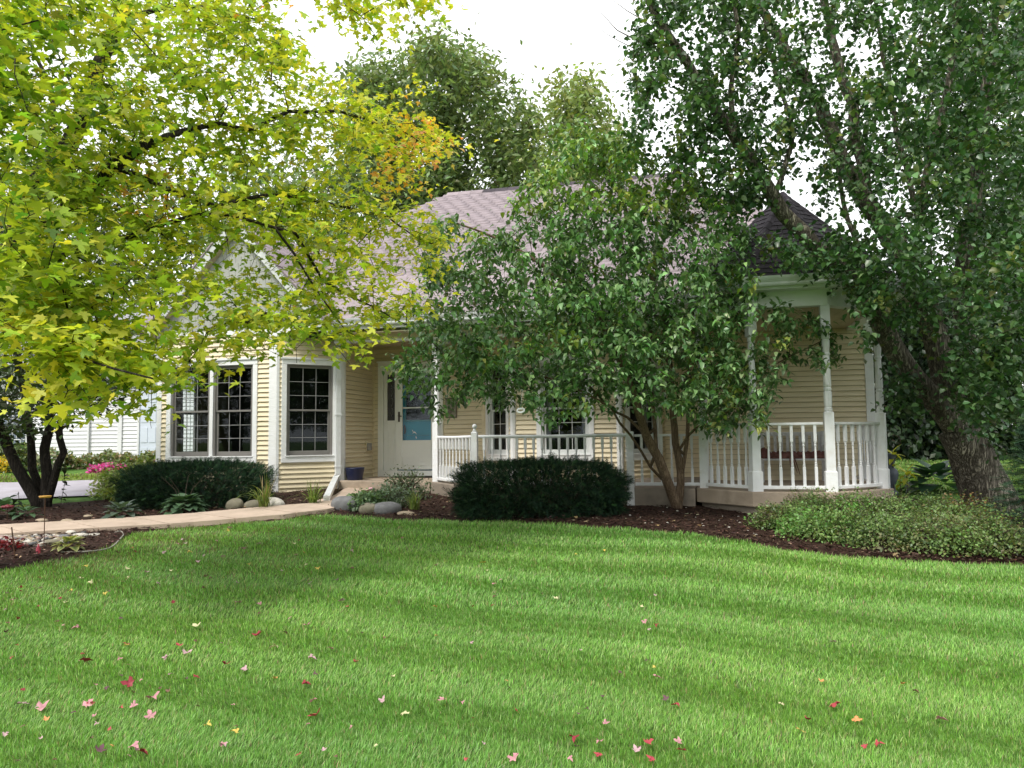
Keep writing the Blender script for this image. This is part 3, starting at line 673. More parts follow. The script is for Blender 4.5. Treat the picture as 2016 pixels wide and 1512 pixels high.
sr_ = empty('side_railing', (*N2, FL), 'short white spindle railing running back from ball topped newel to the front door', 'railing')
rail(sr_, N2, N1, 1.60, 10, BALL, top='round')
def newel(c, root, z1=1.66, z0=FL):
    n = turned(MB(), (c[0], c[1], z0), [(0, .045, 1), (z1 - z0 - .02, .045, 1), (z1 - z0, .03, 1)]).build('newel_post', WHITEP, root)
    MB().lathe((c[0], c[1], z1), [(0, .028), (.012, .034), (.022, .024), (.035, .02)] + [(.035 + .04 - .04 * math.cos(t), max(.004, .039 * math.sin(t))) for t in np.linspace(.5, PI, 8)], 12).build('ball_finial', WHITEP, n, smooth=True)
newel(N1, cr_)
q = turned(MB(), (NM[0], NM[1] - .02, .56), [(0, .052, 1), (1.06, .052, 1), (1.07, .04, 1)], 0).build('newel_post', WHITEP, cr_)

# ------------------------------------------------------------------ gazebo roof
gz_ = empty('gazebo_roof', (OC[0] + .1, OC[1], 3.3), 'dark charcoal shingled turret roof with white beam and gutter over the round porch', 'roof')
Pv = [np.array(p) for p in (G0, G1, G2, G3)] + [np.array((2.45, 13.3)), np.array((.0, 13.3))]
for i in range(4 - 1):
    a, b = Pv[i], Pv[i + 1]; u = (b - a) / np.linalg.norm(b - a); Lb = np.linalg.norm(b - a)
    MB().obox(a, u, -.03, Lb + .03, -.07, .07, 3.25, 3.47).build('beam', WHITE, gz_)
a, b = Pv[3], np.array((2.42, 13.45)); u = (b - a) / np.linalg.norm(b - a); MB().obox(a, u, -.03, np.linalg.norm(b - a), -.07, .07, 3.25, 3.47).build('beam', WHITE, gz_)
# ceiling boards
for i in range(22):
    x = -.02 + i * .115
    ylo = max(10.82, 10.76 + (G1[0] - x) * 1.0 + .05 if x < G1[0] else (10.76 + (x - G2[0]) * .95 + .05 if x > G2[0] else 10.82))
    if ylo < 13.4: MB().box(x, x + .111, ylo, 13.43, 3.29, 3.30).build('ceiling_board', SOFF, gz_)
APX = np.array([1.30, 12.15, 5.22]); EZG = 3.60
ev = [np.array((-.20, 12.4)), np.array((-.20, 11.34)), np.array((.565, 10.46)), np.array((1.735, 10.46)), np.array((2.76, 11.37)), np.array((2.80, 13.6)), np.array((1.3, 14.6))]
n_hat = []
for i in range(len(ev) - 1):
    A = np.array([*ev[i], EZG]); B = np.array([*ev[i + 1], EZG]); e = B - A; Le = np.linalg.norm(e); e /= Le
    mid_ = (A + B) / 2; foot = A + e * np.dot(APX - A, e); up = APX - foot; Ls = np.linalg.norm(up); up /= Ls; nn = np.cross(e, up)
    MB().prism([A, B, APX], nn * -.03).build('roof_deck', ROOFD, gz_)
    fx = np.dot(APX - A, e); s_ = -.0; r = 0
    if i in (0, 1, 2, 3, 4):
        while s_ < Ls - .06:
            e0 = s_; e1 = min(s_ + .155, Ls); xa0, xb0 = fx * e0 / Ls, Le - (Le - fx) * e0 / Ls; xa1, xb1 = fx * e1 / Ls, Le - (Le - fx) * e1 / Ls
            x = xa0 - (r % 3) * .1 - random.uniform(0, .05)
            while x < xb0:
                l0, l1 = max(x + .004, xa0), min(x + .30, xb0); m0, m1 = max(x + .004, xa1), min(x + .30, xb1)
                if m1 > m0 + .004 and l1 > l0 + .01:
                    h0 = .018 + random.uniform(-.003, .004); h1 = .006
                    Q = [A + e * l0 + up * (e0 - .012), A + e * l1 + up * (e0 - .012), A + e * m1 + up * e1, A + e * m0 + up * e1]
                    MB().hexa([Q[0], Q[1], Q[2], Q[3], Q[0] + nn * h0, Q[1] + nn * h0, Q[2] + nn * h1, Q[3] + nn * h1]).build('shingle', ROOFD, gz_)
                x += .304
            s_ += .125; r += 1
    if 0 < i:
        # hip caps along line A->APX
        K = 13
        for k in range(K):
            c0 = A + (APX - A) * (k / K); c1 = A + (APX - A) * ((k + 1.15) / K if k < K - 1 else 1); dv = (APX - A) / np.linalg.norm(APX - A); sd_ = np.cross(dv, (0, 0, 1)); sd_ /= np.linalg.norm(sd_); w_ = .07
            zz = np.array((0, 0, .045)); dn_ = np.array((0, 0, -.016))
            MB().hexa([c0 - sd_ * w_ + dn_ + zz * .2, c0 + sd_ * w_ + dn_ + zz * .2, c1 + sd_ * w_ + dn_, c1 - sd_ * w_ + dn_, c0 - sd_ * .02 + zz, c0 + sd_ * .02 + zz, c1 + sd_ * .02 + zz * .8, c1 - sd_ * .02 + zz * .8]).build('hip_cap', ROOFD, gz_)
    if i < 5:
        MB().obox(ev[i], (e[0], e[1]), 0, Le, .0, .02, 3.47, 3.61).build('fascia', WHITE, gz_)
gm = MB()
for i in range(5):
    p, q = ev[i], ev[i + 1]; gutter(gm, p, q, 3.49)
gm.build('gutter', GUTT, gz_)
MB().prism([(*p, 3.455) for p in [*ev[:6], np.array((0, 13.4))]], (0, 0, .018)).build('soffit', WHITE, gz_)

# ------------------------------------------------------------------ bench, blanket, pot, mat, plaque, urn, ring
bx0 = pY(1494, 880, 13.1)[0]; bx1 = bx0 + 1.02; by = 13.25
be = empty('porch_bench', ((bx0 + bx1) / 2, by, FL), 'weathered white slatted garden bench against the cream wall inside the gazebo', 'bench')
MB().box(bx0, bx1, by - .45, by - .02, FL + .34, FL + .37).build('seat', BENCH, be, bevel=.006)
m = MB(); m.box(bx0, bx1, by - .01, by + .03, FL + .73, FL + .79); m.box(bx0, bx1, by - .01, by + .03, FL + .42, FL + .47); m.build('backrest', BENCH, be, bevel=.005)
for i in range(10):
    x = bx0 + .05 + i * (1.02 - .1) / 9.5; MB().box(x, x + .045, by, by + .02, FL + .47, FL + .73).build('slat', BENCH, be)
for x in (bx0, bx1 - .05):
    for y in (by - .44, by - .02): MB().box(x, x + .05, y, y + .05, FL, FL + (.34 if y < by - .1 else .80)).build('leg', BENCH, be)
    MB().box(x - .01, x + .06, by - .46, by + .02, FL + .55, FL + .575).build('armrest', BENCH, be)
V = []; nx, ny = 46, 18
for i in range(nx):
    for j in range(ny):
        x = bx0 + .03 + (i / (nx - 1)) * .97; y = by - .42 + .36 * j / (ny - 1)
        env = math.sin(PI * (j + .0) / (ny - 1)) ** .5
        z = FL + .375 + .11 * env * (.7 + .3 * math.sin(i * .9) * math.cos(j * .8 + i * .2)) + .02 * random.random() * env + (.06 if i < 5 else 0) * env
        V.append((x, y, z))
T = [(i * ny + j, (i + 1) * ny + j, (i + 1) * ny + j + 1, i * ny + j + 1) for i in range(nx - 1) for j in range(ny - 1)]
bl = mobj('blanket', npmesh('blanket', V, T, smooth=True), BLANK, label='rumpled rust brown cloth bundled along the bench seat', cat='blanket')
m = bl.modifiers.new('s', 'SOLIDIFY'); m.thickness = .012
tl = MB()
for k in range(4):
    x = bx0 + .44 + k * .02; tl.tube([(x, by - .43, FL + .40), (x + .01 * k, by - .47, FL + .30), (x + .02 + .02 * k, by - .46, FL + .15 - .03 * (k % 2))], [.012, .009, .004], 5)
tl.build('fringe', BLANK, bl)

pc = (-6.25, 13.18, FL)
pt = MB().lathe((0, 0, 0), [(0, .135), (.01, .14), (.20, .172), (.215, .178), (.23, .176), (.23, .160), (.19, .155), (.19, .01)], 28).build('flower_pot', BLUE, smooth=True, label='empty navy blue round planter pot on the concrete stoop', cat='planter pot')
pt.location = pc
MB().box(-5.85, -4.95, 13.92, 14.37, FL + .004, FL + .02).build('door_mat', MATD, label='flat dark doormat on the stoop below the storm door', cat='doormat', bevel=.005)
plq = empty('wall_plaque', (-4.78, DY - .03, 2.1), 'square bronze grey relief plaque hung on the cream wall beside the door', 'plaque')
MB().box(-4.90, -4.665, DY - .045, DY - .022, 1.96, 2.36).build('frame', mat('plaque_bronze', (.16, .135, .11), .6), plq, bevel=.006)
MB().box(-4.88, -4.685, DY - .05, DY - .0455, 1.985, 2.335).build('panel', mat('plaque_stone', (.27, .25, .20), .7, .3, .5, 25, .8, 60), plq)
m = MB()
for (dx, dz, r_) in ((-4.80, 2.08, .035), (-4.75, 2.12, .03), (-4.82, 2.16, .028), (-4.74, 2.2, .035), (-4.79, 2.25, .03)):
    m.lathe((dx, DY - .056, dz), [(-r_, .003), (-r_ * .5, r_ * .8), (0, r_), (r_ * .5, r_ * .8), (r_, .003)], 8, 1, .25)
m.build('relief', plq.children[0].data.materials[0], plq, smooth=True)

# ------------------------------------------------------------------ foliage engine
def inpoly(x, y, P):
    P = np.asarray(P, float); r = np.zeros(np.shape(x), bool); j = len(P) - 1
    for i in range(len(P)):
        xi, yi = P[i]; xj, yj = P[j]
        c = ((yi > y) != (yj > y)) & (x < (xj - xi) * (y - yi) / (yj - yi + 1e-12) + xi); r ^= c; j = i
    return r
def crown_points(poly, n, dfun, holes=(), hole_keep=.25, below=None):
    """n points through a crown volume whose outline follows poly; dfun(x, y) -> (near, far) depth"""
    P = np.asarray(poly, float); lo, hi = P.min(0), P.max(0); res = []; c = 0
    while c < n:
        x = rng.uniform(lo[0], hi[0], n * 2); y = rng.uniform(lo[1], hi[1], n * 2); k = inpoly(x, y, P)
        for h in holes:
            hk_ = hole_keep
            if isinstance(h, tuple): h, hk_ = h
            k &= ~(inpoly(x, y, h) & (rng.random(len(x)) > hk_))
        x, y = x[k], y[k]; d0, d1 = dfun(x, y); D = d0 + (d1 - d0) * rng.random(len(x))
        q = pD(x, y, D); res.append(q); c += len(q)
    return np.concatenate(res)[:n]
def spline(P, seg):
    P = np.asarray(P, float); out = []
    Q = np.vstack([2 * P[0] - P[1], P, 2 * P[-1] - P[-2]])
    for i in range(1, len(Q) - 2):
        n = max(1, int(np.linalg.norm(Q[i + 1] - Q[i]) / seg))
        for t in np.arange(n) / n:
            a, b, c, d = Q[i - 1], Q[i], Q[i + 1], Q[i + 2]
            out.append(.5 * ((2 * b) + (c - a) * t + (2 * a - 5 * b + 4 * c - d) * t * t + (3 * b - a - 3 * c + d) * t ** 3))
    out.append(Q[-2]); return np.array(out)
class Tree:
    def __init__(s, seg=.22):
        s.p = []; s.par = []; s.rmin = []; s.limb = []; s.seg = seg
    def add_limb(s, P, r0, r1, wob=.015):
        Q = spline(P, s.seg); 
        base = -1
        if s.p:
            A = np.array(s.p); base = int(np.argmin(np.linalg.norm(A - Q[0], axis=1)))
        for i, q in enumerate(Q):
            t = i / max(1, len(Q) - 1); s.p.append(q + rng.normal(0, wob, 3) * (0 < i < len(Q) - 1)); s.par.append(base if i == 0 else len(s.p) - 2)
            s.rmin.append(r0 + (r1 - r0) * t); s.limb.append(True)
    def grow(s, targets, tip=.0028, expo=2.35, reach=9, upturn=.15, maxd=2.5):
        A = np.zeros((len(s.p) + len(targets) * 40, 3)); n = len(s.p); A[:n] = s.p
        dirs = np.zeros_like(A)
        for i in range(n):
            if s.par[i] >= 0: dirs[i] = A[i] - A[s.par[i]]
            dirs[i] /= np.linalg.norm(dirs[i]) + 1e-9
        d0 = np.array([np.min(np.linalg.norm(A[:n] - t, axis=1)) for t in targets]); s.tips = []
        plen = np.zeros(len(A))
        for ti in np.argsort(d0):
            t = targets[ti]; v = t - A[:n]; d = np.linalg.norm(v, axis=1)
            dot = np.einsum('ij,ij->i', v, dirs[:n]) / (d + 1e-9)
            cost = d * (1.25 - .35 * dot) + plen[:n] * .12; i = int(np.argmin(cost)); dist = d[i]
            k = max(1, int(dist / s.seg)); a = A[i]; ctrl = a + dirs[i] * dist * .4 + np.array((0, 0, upturn * dist * .5)); prev = i
            for j in range(1, k + 1):
                u_ = j / k; q = (1 - u_) ** 2 * a + 2 * u_ * (1 - u_) * ctrl + u_ * u_ * t
                if j < k: q = q + rng.normal(0, .012, 3)
                A[n] = q; s.p.append(q); s.par.append(prev); s.rmin.append(0); s.limb.append(False)
                dd_ = q - A[prev]; dirs[n] = dd_ / (np.linalg.norm(dd_) + 1e-9); plen[n] = plen[prev] + np.linalg.norm(dd_); prev = n; n += 1
            s.tips.append(prev)
        s.dirs = dirs
        r = np.zeros(n); acc = np.zeros(n); kids = [[] for _ in range(n)]
        for i in range(n):
            if s.par[i] >= 0: kids[s.par[i]].append(i)
        for i in range(n - 1, -1, -1):
            rr = acc[i] ** (1 / expo) if acc[i] > 0 else tip
            rr = max(rr, tip); 
            if s.limb[i]: rr = s.rmin[i]
            r[i] = rr
            if s.par[i] >= 0: acc[s.par[i]] += min(rr, 99) ** expo
        for i in range(n):
            if not s.limb[i] and s.par[i] >= 0: r[i] = min(r[i], r[s.par[i]] * .92)
        s.r = r; s.kids = kids; s.n = n
    def tubes(s, limb, big=12):
        mb = MB(); A = s.p; done = set()
        starts = []
        for i in range(s.n):
            if s.limb[i] != limb: continue
            p = s.par[i]
            if p < 0 or s.limb[p] != limb: starts.append(i); continue
            ks = [k for k in s.kids[p] if s.limb[k] == limb]
            main = max(ks, key=lambda k: (s.r[k], -k)) if not limb else min(ks, key=lambda k: abs(k - p))
            if i != main: starts.append(i)
        for st_ in starts:
            chain = [st_]; 
            while True:
                ks = [k for k in s.kids[chain[-1]] if s.limb[k] == limb]
                if not ks: break
                chain.append(max(ks, key=lambda k: (s.r[k], -k)) if not limb else min(ks, key=lambda k: abs(k - chain[-1])))
            P = [A[c] for c in chain]; R = [s.r[c] for c in chain]
            p = s.par[st_]
            if p >= 0: P = [A[p]] + P; R = [min(R[0] * 1.15, s.r[p])] + R
            if len(P) < 2: continue
            k = 4 if R[0] < .012 else 6 if R[0] < .03 else 10 if R[0] < .09 else 20
            mb.tube(P, R, k)
        return mb
# leaf templates: verts (x across, y along, z up), triangles
def T_maple():
    o = [(0, 0), (.30, -.10), (.24, .07), (.48, .14), (.57, .42), (.33, .37), (.17, .44), (.22, .66), (0, 1.0)]
    right = o; left = [(-x, y) for x, y in o[1:-1]][::-1]; P = right + left
    V = [(0, .30, .0)] + [(x, y, .10 * abs(x) - .10 * y * y) for x, y in P]; n = len(P)
    return np.array(V), np.array([(0, 1 + i, 1 + (i + 1) % n) for i in range(n)])
def T_ovate(w=.27, droop=.30, fold=.10):
    V = [(0, 0, 0)]
    for y, a in ((.30, w), (.66, w * .74)):
        z = -droop * y * y; V += [(-a, y, z + fold * a / w), (0, y, z), (a, y, z + fold * a / w)]
    V.append((0, 1, -droop)); return np.array(V), np.array([(0, 2, 1), (0, 3, 2), (1, 2, 5), (1, 5, 4), (2, 3, 6), (2, 6, 5), (4, 5, 7), (5, 6, 7)])
def T_small(w=.3):
    return np.array([(0, 0, 0), (w, .45, .06), (0, 1, -.05), (-w, .45, .06), (0, .5, -.02)]), np.array([(0, 1, 4), (1, 2, 4), (2, 3, 4), (3, 0, 4)])
def T_dia(w=.3): return np.array([(0, 0, 0), (w, .5, .0), (0, 1, -.1), (-w, .5, .0)]), np.array([(0, 1, 2), (0, 2, 3)])
def T_sprig():
    V = []; F = []
    for i in range(6):
        for s_ in (-1, 1):
            y = .08 + i * .14; l = .27 * (1 - .35 * abs(i - 3) / 3); n = len(V)
            V += [(0, y - .034, 0), (0, y + .034, 0), (s_ * l, y + .14, .03 + .05 * ((i * 7) % 3 - 1))]; F.append((n, n + 1, n + 2))
    n = len(V); V += [(-.015, 0, 0), (.015, 0, 0), (0, 1, 0)]; F.append((n, n + 1, n + 2))
    return np.array(V), np.array(F)
def place(tmpl, pos, tip, nrm, size, col, colvar=.0, wscale=None):
    """many leaves: pos (N,3), tip direction, approximate normal, size (N,), colour (N,3)"""
    TV, TF = tmpl; N = len(pos); tip = tip / (np.linalg.norm(tip, axis=1, keepdims=True) + 1e-9)
    x = np.cross(tip, nrm); x /= (np.linalg.norm(x, axis=1, keepdims=True) + 1e-9); z = np.cross(x, tip)
    if wscale is None: wscale = np.ones(N)
    V = pos[:, None] + size[:, None, None] * (TV[None, :, 0:1] * (x * wscale[:, None])[:, None] + TV[None, :, 1:2] * tip[:, None] + TV[None, :, 2:3] * z[:, None])
    F = TF[None] + (np.arange(N) * len(TV))[:, None, None]
    C = np.repeat(col[:, None], len(TV), 1)
    return V.reshape(-1, 3), F.reshape(-1, 3), C.reshape(-1, 3)
def cluster(tips, dirs, n, spread, along=.25):
    """leaf positions round twig ends"""
    N = len(tips); i = np.repeat(np.arange(N), n); t = rng.random(len(i))
    p = tips[i] - dirs[i] * (t * along)[:, None] + rng.normal(0, 1, (len(i), 3)) * spread; return p, i
def rand_dirs(n, droop, spread=.35):
    a = rng.uniform(0, 2 * PI, n); return np.stack([np.cos(a), np.sin(a), rng.normal(-droop, spread, n)], 1)
def jitter_cols(base, n, hv=.12, vv=.22):
    c = np.asarray(base)[rng.integers(0, len(base), n)] if np.ndim(base) == 2 else np.tile(base, (n, 1))
    return np.clip(c * rng.normal(1, vv, (n, 1)).clip(.45, 1.7) * rng.normal(1, hv, (n, 3)).clip(.7, 1.3), .003, .95)
def leaves_obj(name, parts, material, parent=None, smooth=False, **k):
    V = []; F = []; C = []; o = 0
    for v, f, c in parts: V.append(v); F.append(f + o); C.append(c); o += len(v)
    return mobj(name, npmesh(name, np.concatenate(V), np.concatenate(F), np.concatenate(C), smooth), material, parent, **k)

UP = np.array([0, 0, 1.0])
def finish_tree(root, tr, bark, leaf_parts, leafm, twigm=TWIG):
    if any(tr.limb): tr.tubes(True).build('trunk', bark, root, smooth=True)
    b = tr.tubes(False)
    if b.v: b.build('branches', twigm, root, smooth=True, kind='stuff')
    leaves_obj('crown', leaf_parts, leafm, root, kind='stuff')

# ------------------------------------------------------------------ yellowing maple, left
MT = T_maple()
gb = pD(-115, 900, 7.0); gb = np.array([gb[0], gb[1], ground(gb[0], gb[1])])
maple = empty('maple_tree', gb, 'large maple with yellow green lobed leaves tipped orange, spreading over the left windows', 'tree')
tr = Tree(.22)
fork = pD(-70, 560, 6.7)
tr.add_limb([gb - (0, 0, .1), gb + (0, 0, .6), pD(-95, 720, 6.9), fork], .24, .15)
def lm(t, pts, r0, r1): t.add_limb([pD(*p) for p in pts], r0, r1)
lm(tr, [(-70, 560, 6.7), (-20, 520, 6.7), (14, 486, 6.7), (52, 410, 6.8), (97, 337, 7.0), (135, 278, 7.2), (156, 236, 7.3), (194, 139, 7.6), (236, 28, 7.9), (262, -120, 8.2)], .095, .05)
lm(tr, [(14, 486, 6.7), (76, 448, 6.4), (128, 413, 6.2), (174, 385, 6.1), (229, 333, 6.0), (292, 281, 6.0)], .055, .042)
lm(tr, [(292, 281, 6.0), (360, 262, 6.3), (430, 248, 6.6), (486, 255, 6.8), (535, 236, 7.0), (620, 215, 7.3), (740, 240, 7.9), (860, 290, 8.4)], .026, .006)
lm(tr, [(243, 335, 6.0), (288, 354, 6.1), (333, 368, 6.3), (430, 406, 6.5), (528, 382, 6.8), (640, 400, 7.3), (760, 430, 8.0), (850, 480, 8.6)], .022, .007)
lm(tr, [(-20, 530, 6.6), (100, 520, 6.1), (300, 440, 6.0), (456, 425, 6.2), (540, 448, 6.4), (567, 493, 6.5), (608, 547, 6.6), (638, 594, 6.7), (680, 650, 6.9)], .034, .005)
lm(tr, [(540, 448, 6.4), (584, 466, 6.6), (602, 505, 6.8), (640, 555, 7.1), (740, 610, 7.6), (800, 640, 8.0)], .016, .005)
lm(tr, [(-70, 560, 6.7), (60, 600, 5.7), (220, 600, 5.2), (360, 590, 5.4), (480, 602, 5.8), (528, 615, 6.0), (579, 627, 6.2), (660, 680, 6.6)], .045, .006)
lm(tr, [(60, 600, 5.7), (130, 690, 5.0), (220, 730, 4.7), (300, 745, 4.6)], .02, .006)
lm(tr, [(-70, 560, 6.7), (-60, 300, 5.6), (60, 60, 4.9), (260, -160, 4.8), (560, -180, 5.6), (690, 20, 6.8)], .07, .012)
lm(tr, [(97, 337, 7.0), (100, 200, 7.4), (60, 90, 7.6), (10, 30, 8)], .03, .01)
lm(tr, [(156, 236, 7.3), (130, 142, 7.6), (70, 150, 7.8)], .02, .01)
lm(tr, [(236, 28, 7.9), (400, 20, 7.6), (520, 40, 7.4)], .03, .008)
M_POLY = [(-60, -60), (550, -60), (556, 60), (580, 110), (640, 150), (700, 168), (760, 192), (815, 142), (832, 170), (790, 215), (850, 240), (905, 272), (895, 302), (840, 312), (826, 342), (832, 385), (868, 420), (898, 490), (858, 520), (882, 548), (830, 572), (845, 618), (790, 630), (770, 652), (740, 702),
          (690, 738), (655, 700), (600, 692), (592, 716), (612, 745), (560, 716), (480, 700), (430, 722), (400, 768), (330, 745), (308, 790), (305, 848), (255, 818), (215, 830), (150, 842), (75, 868), (90, 805), (130, 772), (90, 700), (40, 650), (-60, 640)]
def mdep(x, y):
    n = 4.5 + 2.7 * np.clip(x / 850, -.1, 1.1) + .5 * np.clip((400 - y) / 400, 0, 1); n = np.where(y > 640, n - .25, n)
    return n, n + np.where(y > 640, 1.0, 2.1)
T1 = crown_points(M_POLY, 1780, mdep, holes=[[(50, 60), (230, 60), (250, 120), (190, 250), (100, 300), (50, 220)], [(470, 120), (650, 150), (660, 215), (500, 215)], ([(400, 490), (560, 480), (640, 570), (560, 610), (420, 590)], .34), ([(720, 450), (860, 400), (880, 500), (800, 600), (720, 600)], .8), ([(640, 470), (880, 400), (860, 640), (700, 640)], .8),
          [(310, 640), (700, 640), (700, 760), (310, 800)], [(60, 740), (300, 760), (300, 870), (60, 870)]], hole_keep=.58)
T2 = crown_points([(630, -40), (890, -40), (870, 20), (830, 15), (810, 45), (750, 30), (738, 78), (765, 85), (730, 100), (690, 70), (655, 60)], 46, lambda x, y: (6.3 + 0 * x, 7.2 + 0 * x))
T3 = crown_points([(-1100, -1000), (900, -1000), (900, -150), (540, -80), (-80, -80), (-80, 500), (-700, 500)], 300, lambda x, y: (5.0 + 0 * x, 10.5 + 0 * x))
TG = np.concatenate([T1, T2, T3]); TG = TG[TG[:, 2] > ground(TG[:, 0], TG[:, 1]) + 1.1]
tr.grow(TG, tip=.0022, upturn=.05)
tips = np.array([tr.p[i] for i in tr.tips]); tdir = tr.dirs[np.array(tr.tips)]
P, ci = cluster(tips, tdir, 14, np.array([.12, .12, .035]), .36)
n = len(P); td = rand_dirs(n, .45, .35); td[:, :2] += tdir[ci][:, :2] * .9
nr = np.tile(UP, (n, 1)) + rng.normal(0, .34, (n, 3)); nr += np.array([-FWD[0], -FWD[1], 0]) * .15
px_, dp_ = project(P); x_, y_ = px_[:, 0], px_[:, 1]
G = np.array([[.40, .50, .055], [.46, .54, .06], [.31, .43, .045], [.52, .57, .065], [.22, .34, .04]])
C = jitter_cols(G, n, .08, .18)
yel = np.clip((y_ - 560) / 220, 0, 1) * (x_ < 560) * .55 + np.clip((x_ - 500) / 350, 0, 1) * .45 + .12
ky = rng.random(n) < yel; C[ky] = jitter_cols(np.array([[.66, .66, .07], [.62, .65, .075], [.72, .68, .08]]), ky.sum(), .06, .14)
deep = np.clip((400 - x_) / 500, 0, 1) * np.clip((620 - y_) / 300, 0, 1); kd = rng.random(n) < deep * .3; C[kd] = jitter_cols(np.array([[.10, .19, .03], [.14, .24, .03]]), kd.sum())  # upper-left leaves greener and darker; shaded crown depth put into their colour
cl_rand = rng.random(len(tips))[ci]
org = (((x_ > 690) & (y_ > 120) & (y_ < 400) & (x_ + .4 * y_ > 870)) & (cl_rand < .40)) | ((x_ > 235) & (x_ < 345) & (y_ > 310) & (y_ < 430) & (cl_rand < .2)) | (cl_rand < .004)
ko = org & (rng.random(n) < .72); C[ko] = jitter_cols(np.array([[.75, .40, .07], [.78, .48, .08], [.72, .33, .09], [.72, .55, .09]]), ko.sum(), .08, .12)
sz = np.where(dp_ < 5.4, 1.15, .92) * rng.normal(.070, .016, n).clip(.034, .11)
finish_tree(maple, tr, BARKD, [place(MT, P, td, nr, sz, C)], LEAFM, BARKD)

# ------------------------------------------------------------------ multi stemmed tree in the middle
OV = T_ovate(.27, .28, .11)
b = pg(1333, 1005); dog = empty('ornamental_tree', b, 'multi stemmed green tree with drooping oval leaves in front of the porch railing', 'tree')
tr = Tree(.2); D0 = float(b[0] * FWD[0] + b[1] * FWD[1])
def dl(pts, r0, r1, d1=0.0): tr.add_limb([pD(x, y, D0 + d1 * i / max(1, len(pts) - 1)) for i, (x, y) in enumerate(pts)], r0, r1, .008)
dl([(1334, 1012), (1332, 996), (1324, 975), (1309, 938), (1296, 905), (1283, 876), (1273, 858), (1261, 829), (1250, 790), (1225, 720), (1170, 610), (1090, 540), (1000, 480), (900, 440)], .078, .010, -.9)
dl([(1334, 1008), (1339, 980), (1341, 955), (1340, 931), (1335, 902), (1331, 873), (1328, 844), (1325, 815), (1320, 740), (1300, 600), (1240, 430), (1180, 300), (1150, 240)], .060, .010, .2)
dl([(1343, 930), (1349, 895), (1351, 865), (1352, 829), (1356, 760), (1400, 640), (1460, 540), (1470, 460)], .030, .009, .3)
dl([(1338, 885), (1355, 858), (1371, 842), (1388, 838), (1425, 818), (1490, 740), (1580, 690), (1620, 670)], .022, .007, -.5)
dl([(1303, 943), (1281, 919), (1261, 887), (1241, 858), (1221, 833), (1202, 804), (1120, 760), (1000, 720), (880, 700), (800, 720)], .022, .007, -.6)
dl([(1292, 890), (1291, 844), (1288, 807), (1280, 700), (1290, 540), (1330, 400)], .030, .008, .4)
dl([(1273, 858), (1258, 845), (1235, 825), (1190, 790), (1100, 700), (950, 600), (850, 560)], .022, .006, .2)
C_POLY = [(775, 738), (762, 700), (805, 662), (792, 612), (842, 560), (828, 505), (848, 428), (905, 425), (950, 470), (1000, 440), (985, 395), (1040, 372), (1066, 300), (1085, 235), (1120, 225), (1150, 240), (1210, 250), (1260, 300), (1330, 330), (1400, 400), (1482, 440), (1470, 500), (1500, 570), (1560, 612),
          (1640, 640), (1648, 712), (1610, 742), (1545, 692), (1562, 752), (1505, 800), (1512, 858), (1478, 842), (1420, 852), (1390, 848), (1330, 812), (1260, 822), (1200, 800), (1110, 828), (1060, 822), (1020, 800), (960, 798), (900, 790), (872, 838), (845, 795), (790, 772)]
def cdep(x, y):
    t = .35 + 1.45 * np.sqrt(np.clip(1 - ((x - 1190) / 470) ** 2 - ((y - 620) / 480) ** 2, 0, 1)); f = np.where(y > 790, .45, 1.0)
    return D0 - .35 - t, D0 - .35 + t * .75 * f
TG = crown_points(C_POLY, 1950, cdep, holes=[[(870, 400), (1080, 380), (1080, 500), (930, 540), (860, 520)], [(1000, 760), (1400, 760), (1400, 860), (1000, 860)], [(1480, 560), (1660, 620), (1650, 860), (1480, 860)], [(760, 650), (900, 690), (900, 850), (760, 800)]], hole_keep=.55)
tr.grow(TG, tip=.0022, upturn=.12)
tips = np.array([tr.p[i] for i in tr.tips]); tdir = tr.dirs[np.array(tr.tips)]
P, ci = cluster(tips, tdir, 17, np.array([.058, .058, .045]), .32)
n = len(P); td = rand_dirs(n, .50, .45); nr = np.tile(UP, (n, 1)) * .7 + td * np.array([1, 1, 0]) * .7 + rng.normal(0, .3, (n, 3))
C = jitter_cols(np.array([[.105, .20, .075], [.15, .26, .10], [.075, .15, .055], [.20, .32, .13]]), n, .08, .2)
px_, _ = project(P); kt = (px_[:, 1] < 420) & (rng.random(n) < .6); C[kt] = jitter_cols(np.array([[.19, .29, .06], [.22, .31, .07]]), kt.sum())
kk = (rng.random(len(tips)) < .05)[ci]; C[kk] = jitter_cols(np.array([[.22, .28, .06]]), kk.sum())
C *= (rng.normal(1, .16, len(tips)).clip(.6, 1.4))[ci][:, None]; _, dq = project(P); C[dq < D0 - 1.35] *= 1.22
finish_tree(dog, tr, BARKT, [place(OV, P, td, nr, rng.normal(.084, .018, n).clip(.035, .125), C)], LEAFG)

# ------------------------------------------------------------------ big leaning tree, right
RV = T_ovate(.38, .18, .12)
b = pg(1950, 1008); D0 = float(b[0] * FWD[0] + b[1] * FWD[1])
pear = empty('leaning_tree', b, 'big tree with thick furrowed leaning trunk and round dark leaves at the gazebo corner', 'tree')
tr = Tree(.2)
def pl(pts, r0, r1, da, db, w_=.012): tr.add_limb([pD(x, y, da + (db - da) * i / max(1, len(pts) - 1)) for i, (x, y) in enumerate(pts)], r0, r1, w_)
SC = D0 / 10.8
pl([(1962, 1030), (1952, 1000), (1942, 965), (1926, 925), (1906, 885), (1884, 845)], .385 * SC, .25 * SC, D0, D0 - .15)
pl([(1895, 865), (1868, 826), (1825, 775), (1780, 715), (1738, 645), (1706, 582), (1662, 530), (1605, 490), (1560, 440), (1524, 387), (1450, 275), (1356, 129), (1290, 30), (1250, -60)], .155, .035, D0 - .15, 9.3)
